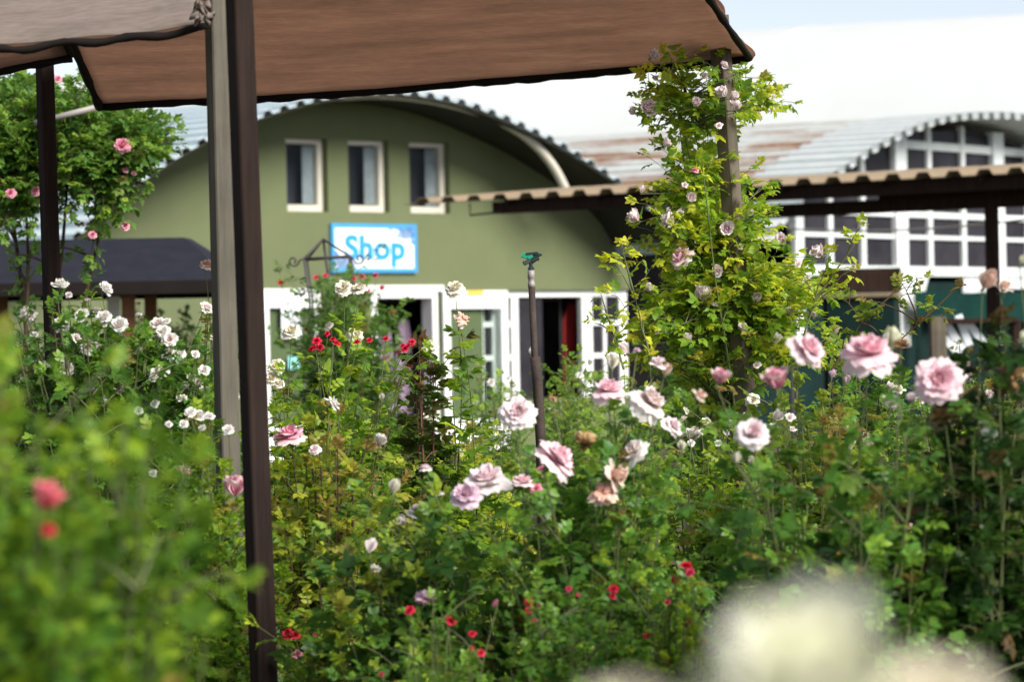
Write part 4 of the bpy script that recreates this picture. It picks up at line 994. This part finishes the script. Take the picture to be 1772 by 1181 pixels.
# ---- white shrub rose at left
wb = [(104, 494, 24, 'u'), (183, 500, 22, 'r'), (119, 511, 10, 'f'), (41, 541, 18, 'l'), (142, 546, 21, 'f'), (103, 562, 22, 'c'), (167, 538, 12, 'u'), (180, 550, 22, 'f'), (206, 563, 24, 'c'), (114, 568, 10, 'c'), (154, 602, 24, 'c'), (72, 638, 22, 'c'), (115, 638, 21, 'c'), (25, 608, 20, 'l'), (250, 612, 22, 'f'), (294, 588, 22, 'c'), (273, 561, 20, 'f'), (283, 574, 20, 'f'), (288, 557, 14, 'u'), (292, 614, 20, 'f'), (282, 642, 20, 'r'), (272, 648, 22, 'f'), (266, 656, 14, 'f'), (150, 672, 22, 'f'), (176, 689, 16, 'c'), (216, 675, 36, 'u'), (330, 655, 16, 'f'), (353, 642, 16, 'f'), (284, 705, 13, 'f'), (247, 713, 16, 'f'), (400, 637, 17, 'r'), (404, 685, 16, 'c'), (403, 663, 12, 'f'), (357, 534, 20, 'r'), (312, 613, 16, 'f'), (240, 540+5, 10, 'u'), (338, 614, 12, 'f'), (152, 520, 8, 'u'), (60, 580, 10, 'f'), (225, 645, 11, 'f')]
bush('dense dark green shrub rose covered in small white roses at left', 200, 10.4, 190, 520, 112, 'deep', .075, [(a, b_, c*1.22, 'pom', d, 'blush' if (a+b_) % 3 == 0 else 'white') for a, b_, c, d in wb]+extra(16, 20, 390, 540, 700, 16, 25, ('pom', 'full'), ('white', 'white', 'blush')), 'white', hd=.34, tint=.34, young=.04, node=.038, slen=.22, shoots=4, topv=.72, leafless=.03,
     prof=profpx([(-60, 640), (20, 560), (60, 520), (110, 490), (180, 530), (260, 560), (330, 560), (390, 590), (420, 680)], 10.4))
bush('leafy stem with one peach rose beside the grey post', 358, 13.2, 18, 480, 6, 'fresh', .075, [(358, 459, 24, 'open', 'u', 'peach', 0)], hd=.1, tint=.5, t0=.55, shoots=1, slen=.1)
# ---- tall white roses in front of the shop
bush('tall rose with two white blooms side by side in front of the shop sign', 592, 11.9, 45, 600, 10, 'fresh', .115, [(594, 499, 29, 'full', 'f', 'ivory', 0), (621, 499, 27, 'full', 'u', 'ivory', 0), (617, 579, 30, 'nod', 'r', 'ivory', .1), (568, 565, 18, 'full', 'l', 'ivory', .1)], hd=.2, shape='broad', tint=.42, young=.05, bstart=.3, shoots=3, t0=.4, node=.038)
bush('tall reddish leafy rose shoot in front of the shop doorway', 735, 11.9, 26, 498, 7, 'bronze', .115, [(743, 590, 34, 'spent', 'n', 'ivory', 0)], hd=.12, shape='broad', tint=.4, young=.6, canemat='redcane', t0=.35, shoots=1, slen=.12, topv=.9)
bush('tall rose with one white bloom on top and a withered one below', 785, 11.9, 18, 560, 5, 'fresh', .11, [(787, 499, 31, 'full', 'f', 'ivory', 0), (804, 551, 28, 'spent', 'r', 'peach', 0)], hd=.12, shape='broad', tint=.5, young=.05, t0=.45, bstart=.35, shoots=2, slen=.1, node=.036)
bush('white flowered rose just right of the dark post', 500, 11.9, 50, 640, 16, 'fresh', .095, [(504, 573, 31, 'full', 'f', 'ivory', 0), (478, 634, 28, 'full', 'f', 'ivory', 0), (483, 664, 18, 'full', 'f', 'ivory', 0), (470, 655, 24, 'full', 'f', 'beige', 0)], hd=.25, shape='broad', tint=.5, t0=.4)
bush('leafy green rose bush filling the bed below the tall white roses', 620, 12.8, 120, 655, 50, 'fresh', .09, [], hd=.35, shape='rose', tint=.36, young=.12)
bush('small rose bush with a cluster of red blooms between the tall white roses', 580, 11.4, 55, 610, 12, 'fresh', .08, [(548, 590, 18, 'mini', 'f'), (541, 603, 18, 'mini', 'l'), (554, 601, 15, 'mini', 'f'), (582, 594, 19, 'mini', 'r'), (576, 587, 13, 'mini', 'u'), (566, 578, 11, 'mini', 'f'), (618, 592, 14, 'mini', 'u'), (639, 589, 12, 'mini', 'f'), (668, 586, 11, 'mini', 'f'), (700, 604, 13, 'mini', 'f'), (713, 592, 13, 'mini', 'f'), (707, 598, 11, 'mini', 'l'), (697, 598, 9, 'mini', 'f')], 'red', hd=.2, tint=.42, young=.05, t0=.4)
# ---- red rose on the wrought iron frame
rb = [(486, 489, 10), (548, 480, 11), (563, 477, 9), (626, 478, 11), (650, 476, 9), (635, 501, 10), (661, 498, 9), (680, 540, 9), (548, 592, 14), (541, 603, 14), (553, 600, 12), (582, 594, 15), (576, 588, 10), (566, 575, 9), (617, 590, 12), (638, 588, 10), (667, 585, 9), (700, 603, 12), (713, 590, 11), (706, 598, 10), (716, 597, 9), (667, 620, 9), (708, 632, 10), (530, 570, 8), (600, 598, 9), (690, 610, 8), (612, 482, 8)]
bush('red flowered rose climbing the iron frame in front of the shop', 600, 23.6, 75, 500, 90, 'far', .10, [(a, b_, c*1.15, 'mini', 'f', 'crimson' if (a % 3) else 'red') for a, b_, c in rb], 'red', hd=.5, tint=.22, young=.1, slen=.3, shoots=4, node=.05,
     prof=profpx([(470, 560), (500, 510), (540, 500), (575, 470), (600, 455), (630, 500), (660, 540), (720, 600)], 23.6))
# ---- pink climbing rose on a tall tree like shrub, far left
tb_ = at(60, 600, 17.5); tb_.z = 0
p = Plant('climbing_rose', 'tall spreading rose with a few bright pink blooms behind the left post', 'climbing rose', tb_, 'climbing roses', 21, 'far', .10, True, 'rose', .34, .06, 'browncane', .045)
rg = random.Random(9)
hub = [at(40, 300, 17.5), at(120, 260, 17.6), at(200, 290, 17.3), at(0, 200, 17.7)]
for h_ in hub: p.cane(tb_, h_, (rg.uniform(-.1, .1), 0, .3), .022, .5, 1, .3)
for (cx, cy, rx, ry, n_) in ((30, 180, 60, 50, 26), (20, 270, 70, 90, 46), (110, 250, 90, 90, 60), (205, 255, 85, 65, 52), (120, 340, 100, 50, 38), (20, 370, 60, 50, 30), (130, 170, 50, 40, 10), (255, 250, 40, 35, 14), (190, 345, 30, 40, 8), (-40, 250, 60, 120, 30)):
    for k in range(n_):
        a = rg.uniform(0, 6.28); q = rg.random()**.5
        e = at(cx+rx*q*math.cos(a), cy+ry*q*math.sin(a), 17.5+rg.uniform(-.45, .45)); h_ = min(hub, key=lambda v: (v-e).length)
        p.cane(h_+Vector((rg.gauss(0, .05), rg.gauss(0, .05), -.08)), e, (0, 0, .08), .006, .25, 3, .16)
for x, y, s in ((212, 251, 30), (18, 334, 18), (62, 331, 17), (160, 406, 14), (217, 391, 15), (217, 294, 10), (100, 136, 14), (232, 300, 8)):
    p.bloom(x, y, 17.1, s, 'hot', 'full', 'f', False, True, hub[2] if x > 140 else hub[0], .2)
for x, y in ((305, 240), (310, 250), (165, 450), (150, 470)): p.cane(hub[2], at(x, y, 17.3), (0, 0, .1), .006, .3, 2, .12)
NLEAF += p.done()
# ---- pale pink climber on the right post
cY = 13.75; cb = at(1270, 600, cY); cb.z = 0
p = Plant('climbing_rose', 'yellow green climbing rose with pale pink globe blooms on the right post', 'climbing rose', cb, 'climbing roses', 33, 'lime', .092, True, 'rose', .47, .06, 'cane', .058)
rg = random.Random(4)
spine = [at(1262, 700, cY-.15), at(1245, 560, cY-.15), at(1225, 440, cY-.15), at(1205, 330, cY-.12), at(1200, 220, cY-.1), at(1190, 170, cY)]
for i in range(9):
    j = rg.choice((3, 4, 5)); e = spine[j]+Vector((rg.gauss(0, .06), rg.gauss(0, .08), rg.gauss(0, .05))); p.cane(cb+Vector((rg.uniform(-.1, .1), rg.uniform(-.1, .1), 0)), e, (rg.uniform(.0, .1), -.05, .2), .009, .3, 2, .15)
for (cx, cy, rx, ry, n_) in ((1200, 205, 75, 36, 10), (1120, 185, 28, 22, 4), (1165, 255, 40, 50, 6), (1222, 290, 30, 60, 8), (1175, 350, 45, 40, 7), (1228, 370, 36, 50, 10), (1135, 405, 45, 35, 8), (1205, 440, 70, 45, 16), (1305, 400, 38, 55, 10), (1180, 520, 85, 60, 24), (1310, 480, 80, 70, 30), (1230, 590, 150, 60, 44), (1340, 545, 65, 75, 38), (1410, 500, 35, 35, 5), (1410, 585, 50, 40, 9), (1120, 590, 40, 40, 14), (1370, 530, 40, 50, 12), (1305, 350, 22, 30, 7), (1330, 180, 28, 20, 7), (1285, 190, 30, 16, 6)):
    for k in range(n_):
        a = rg.uniform(0, 6.28); q = rg.random()**.5
        e = at(cx+rx*q*math.cos(a), cy+ry*q*math.sin(a), cY+rg.uniform(-.35, .25)); s_ = min(spine, key=lambda v: (v-e).length+.6*max(0, v.z-e.z))
        p.cane(s_+Vector((rg.gauss(0, .03), rg.gauss(0, .03), 0)), e, (0, 0, .05), .0045, .3, 2, .11)
for x, y in ((1155, 104), (1345, 150), (1350, 185), (1318, 135), (1322, 325), (1335, 365), (1105, 160)): p.cane(spine[-1] if y < 250 else spine[2], at(x, y, cY-(0 if y > 130 else .6)), (0, 0, .06), .005, .45, 2, .07)
for x, y, s, st in ((1127, 99, 16, 'cup'), (1123, 190, 24, 'cup'), (1097, 195, 10, 'bud'), (1257, 115, 11, 'bud'), (1253, 163, 18, 'cup'), (1267, 168, 13, 'cup'), (1273, 188, 18, 'cup'), (1244, 217, 13, 'mini'), (1202, 295, 15, 'mini'), (1194, 346, 16, 'cup'), (1101, 379, 20, 'cup'), (1162, 383, 22, 'cup'), (1177, 368, 12, 'mini'), (1157, 366, 8, 'bud'), (1257, 397, 20, 'cup'), (1281, 427, 11, 'mini'), (1180, 447, 36, 'open'), (1350, 419, 18, 'cup'), (1419, 440, 20, 'cup'), (1216, 515, 24, 'cup'), (1238, 527, 13, 'mini'), (1366, 542, 13, 'cup'), (1287, 572, 14, 'cup'), (1408, 548, 9, 'bud'), (1137, 137, 8, 'bud'), (1382, 457, 13, 'mini'), (1310, 632, 14, 'mini'), (1402, 481, 8, 'mini'), (1448, 573, 12, 'mini'), (1081, 607, 16, 'bud'), (1217, 133, 9, 'bud'), (1138, 573, 12, 'mini'), (1205, 180, 14, 'cup'), (1150, 250, 13, 'cup'), (1185, 320, 11, 'mini'), (1300, 370, 14, 'cup'), (1240, 470, 16, 'cup'), (1310, 520, 14, 'cup'), (1120, 500, 13, 'cup'), (1340, 590, 15, 'cup'), (1190, 590, 14, 'cup'), (1110, 330, 10, 'bud')):
    tgt = at(x, y, cY); s_ = min(spine, key=lambda v: (v-tgt).length+.6*max(0, v.z-tgt.z))
    p.bloom(x, y, cY-(.3 if y > 130 else .62), s*1.15, 'hot' if st == 'mini' and x == 1202 else ('palepink' if st != 'open' else 'pink'), st, rg.choice('fculr'), True, True, s_, .3)
NLEAF += p.done()
def shoot(label, pts, Y, mat, leaf, tint, young, canemat='cane', tips=()):
    global NLEAF
    b = at(*pts[0], Y); b.z = 0
    q = Plant('rose_shoot', label, 'rose shoot', b, 'tall single rose shoots', int(pts[0][0]), mat, leaf, True, 'rose', tint, young, canemat, .05)
    w = [b]+[at(x, y, Y) for x, y in pts]
    for a, c in zip(w, w[1:]): q.cane(a, c, (0, 0, 0), .006, .3 if a is b else .02, 1, .1, young > .5)
    for x, y in tips: q.cane(w[-2], at(x, y, Y), (0, 0, .03), .004, .3, 1, .08, young > .5)
    NLEAF += q.done()
shoot('slender yellow green rose shoot in front of the shop wall, left of the climber', [(1125, 620), (1100, 520), (1076, 428)], 13.0, 'lime', .085, .62, .3, tips=[(1130, 460), (1058, 450), (1060, 560)])
shoot('arching yellow green shoot rising beside the barn windows', [(1380, 620), (1410, 520), (1478, 425)], 13.2, 'lime', .08, .5, .1, tips=[(1440, 440), (1390, 480), (1450, 500)])
shoot('thin hanging shoot with small reddish tips in front of the green canvas', [(1500, 640), (1590, 560), (1655, 500)], 11.0, 'olive', .07, .45, .6, 'browncane', tips=[(1630, 540), (1560, 490), (1500, 520)])
shoot('small dark twig shoot crossing the counter front', [(1440, 640), (1490, 560), (1565, 490)], 11.4, 'olive', .07, .42, .3, 'browncane', tips=[(1460, 520), (1530, 590)])
shoot('upright reddish tipped shoot below the right shop window', [(1080, 640), (1062, 580), (1040, 510)], 13.4, 'lime', .07, .5, .4, tips=[(1022, 560), (1070, 600)])
# ---- dark climber under the kiosk roof
bush('dark green bush growing under the kiosk roof with dull red flowers', 290, 28.5, 80, 505, 44, 'deep', .12, [(232, 515, 9, 'mini', 'f'), (240, 525, 8, 'mini', 'f')], 'crimson', hd=.5, tint=.4, name='garden_bush', cat='bush', slen=.35, group='green bushes behind the rose bed')
bush('green bush left of the kiosk posts', 60, 29.0, 90, 540, 40, 'deep', .12, [], hd=.5, tint=.3, name='garden_bush', cat='bush', slen=.35, group='green bushes behind the rose bed')
bush('dark green bush at the shop corner behind the climber', 1200, 27.0, 70, 560, 36, 'deep', .12, [], hd=.5, tint=.35, name='garden_bush', cat='bush', slen=.35, group='green bushes behind the rose bed')
print('LEAVES', NLEAF)
# ------------------------------------------------------------------ light, sky, camera
w = bpy.data.worlds.new('World'); scene.world = w; w.use_nodes = True
nt = w.node_tree; bg = nt.nodes['Background']
sky = nt.nodes.new('ShaderNodeTexSky'); sky.sky_type = 'NISHITA'; sky.sun_disc = False
tosun = Vector((.62, -.58, .66)).normalized()
sky.sun_elevation = math.asin(tosun.z); sky.sun_rotation = math.atan2(tosun.x, tosun.y)
sky.air_density = .5; sky.dust_density = .2; sky.altitude = 0; sky.ozone_density = 1.0
hsv = nt.nodes.new('ShaderNodeHueSaturation'); hsv.inputs['Saturation'].default_value = .45
lk(nt, sky.outputs['Color'], hsv.inputs['Color']); lk(nt, hsv.outputs['Color'], bg.inputs['Color']); bg.inputs['Strength'].default_value = .068
sl = bpy.data.lights.new('sun', 'SUN'); sl.energy = 3.1; sl.angle = rad(30); sl.color = (1, .95, .88)
so_ = bpy.data.objects.new('sun', sl); COL.objects.link(so_); so_.rotation_euler = tosun.to_track_quat('Z', 'Y').to_euler(); so_.location = (10, 5, 30)
cam = bpy.data.cameras.new('camera'); co = bpy.data.objects.new('camera', cam); COL.objects.link(co)
cam.sensor_width = 36; cam.lens = FPX*36/1772; cam.clip_end = 2000; cam.clip_start = .05
rt = Vector((math.cos(ROLL), 0, -math.sin(ROLL))); up = Vector((math.sin(ROLL), 0, math.cos(ROLL))); bk = Vector((0, -1, 0))
co.matrix_world = Matrix(((rt.x, up.x, bk.x, 0), (rt.y, up.y, bk.y, 0), (rt.z, up.z, bk.z, ZC), (0, 0, 0, 1)))
cam.dof.use_dof = True; cam.dof.focus_distance = 12.2; cam.dof.aperture_fstop = cam.lens/1000/.0213
scene.camera = co
vs_ = scene.view_settings; vs_.view_transform = 'Standard'; vs_.look = 'None'; vs_.exposure = 1.25; vs_.gamma = 1
scene.render.engine = 'CYCLES'
scene.cycles.use_denoising = True
scene.cycles.max_bounces = 10; scene.cycles.transparent_max_bounces = 16
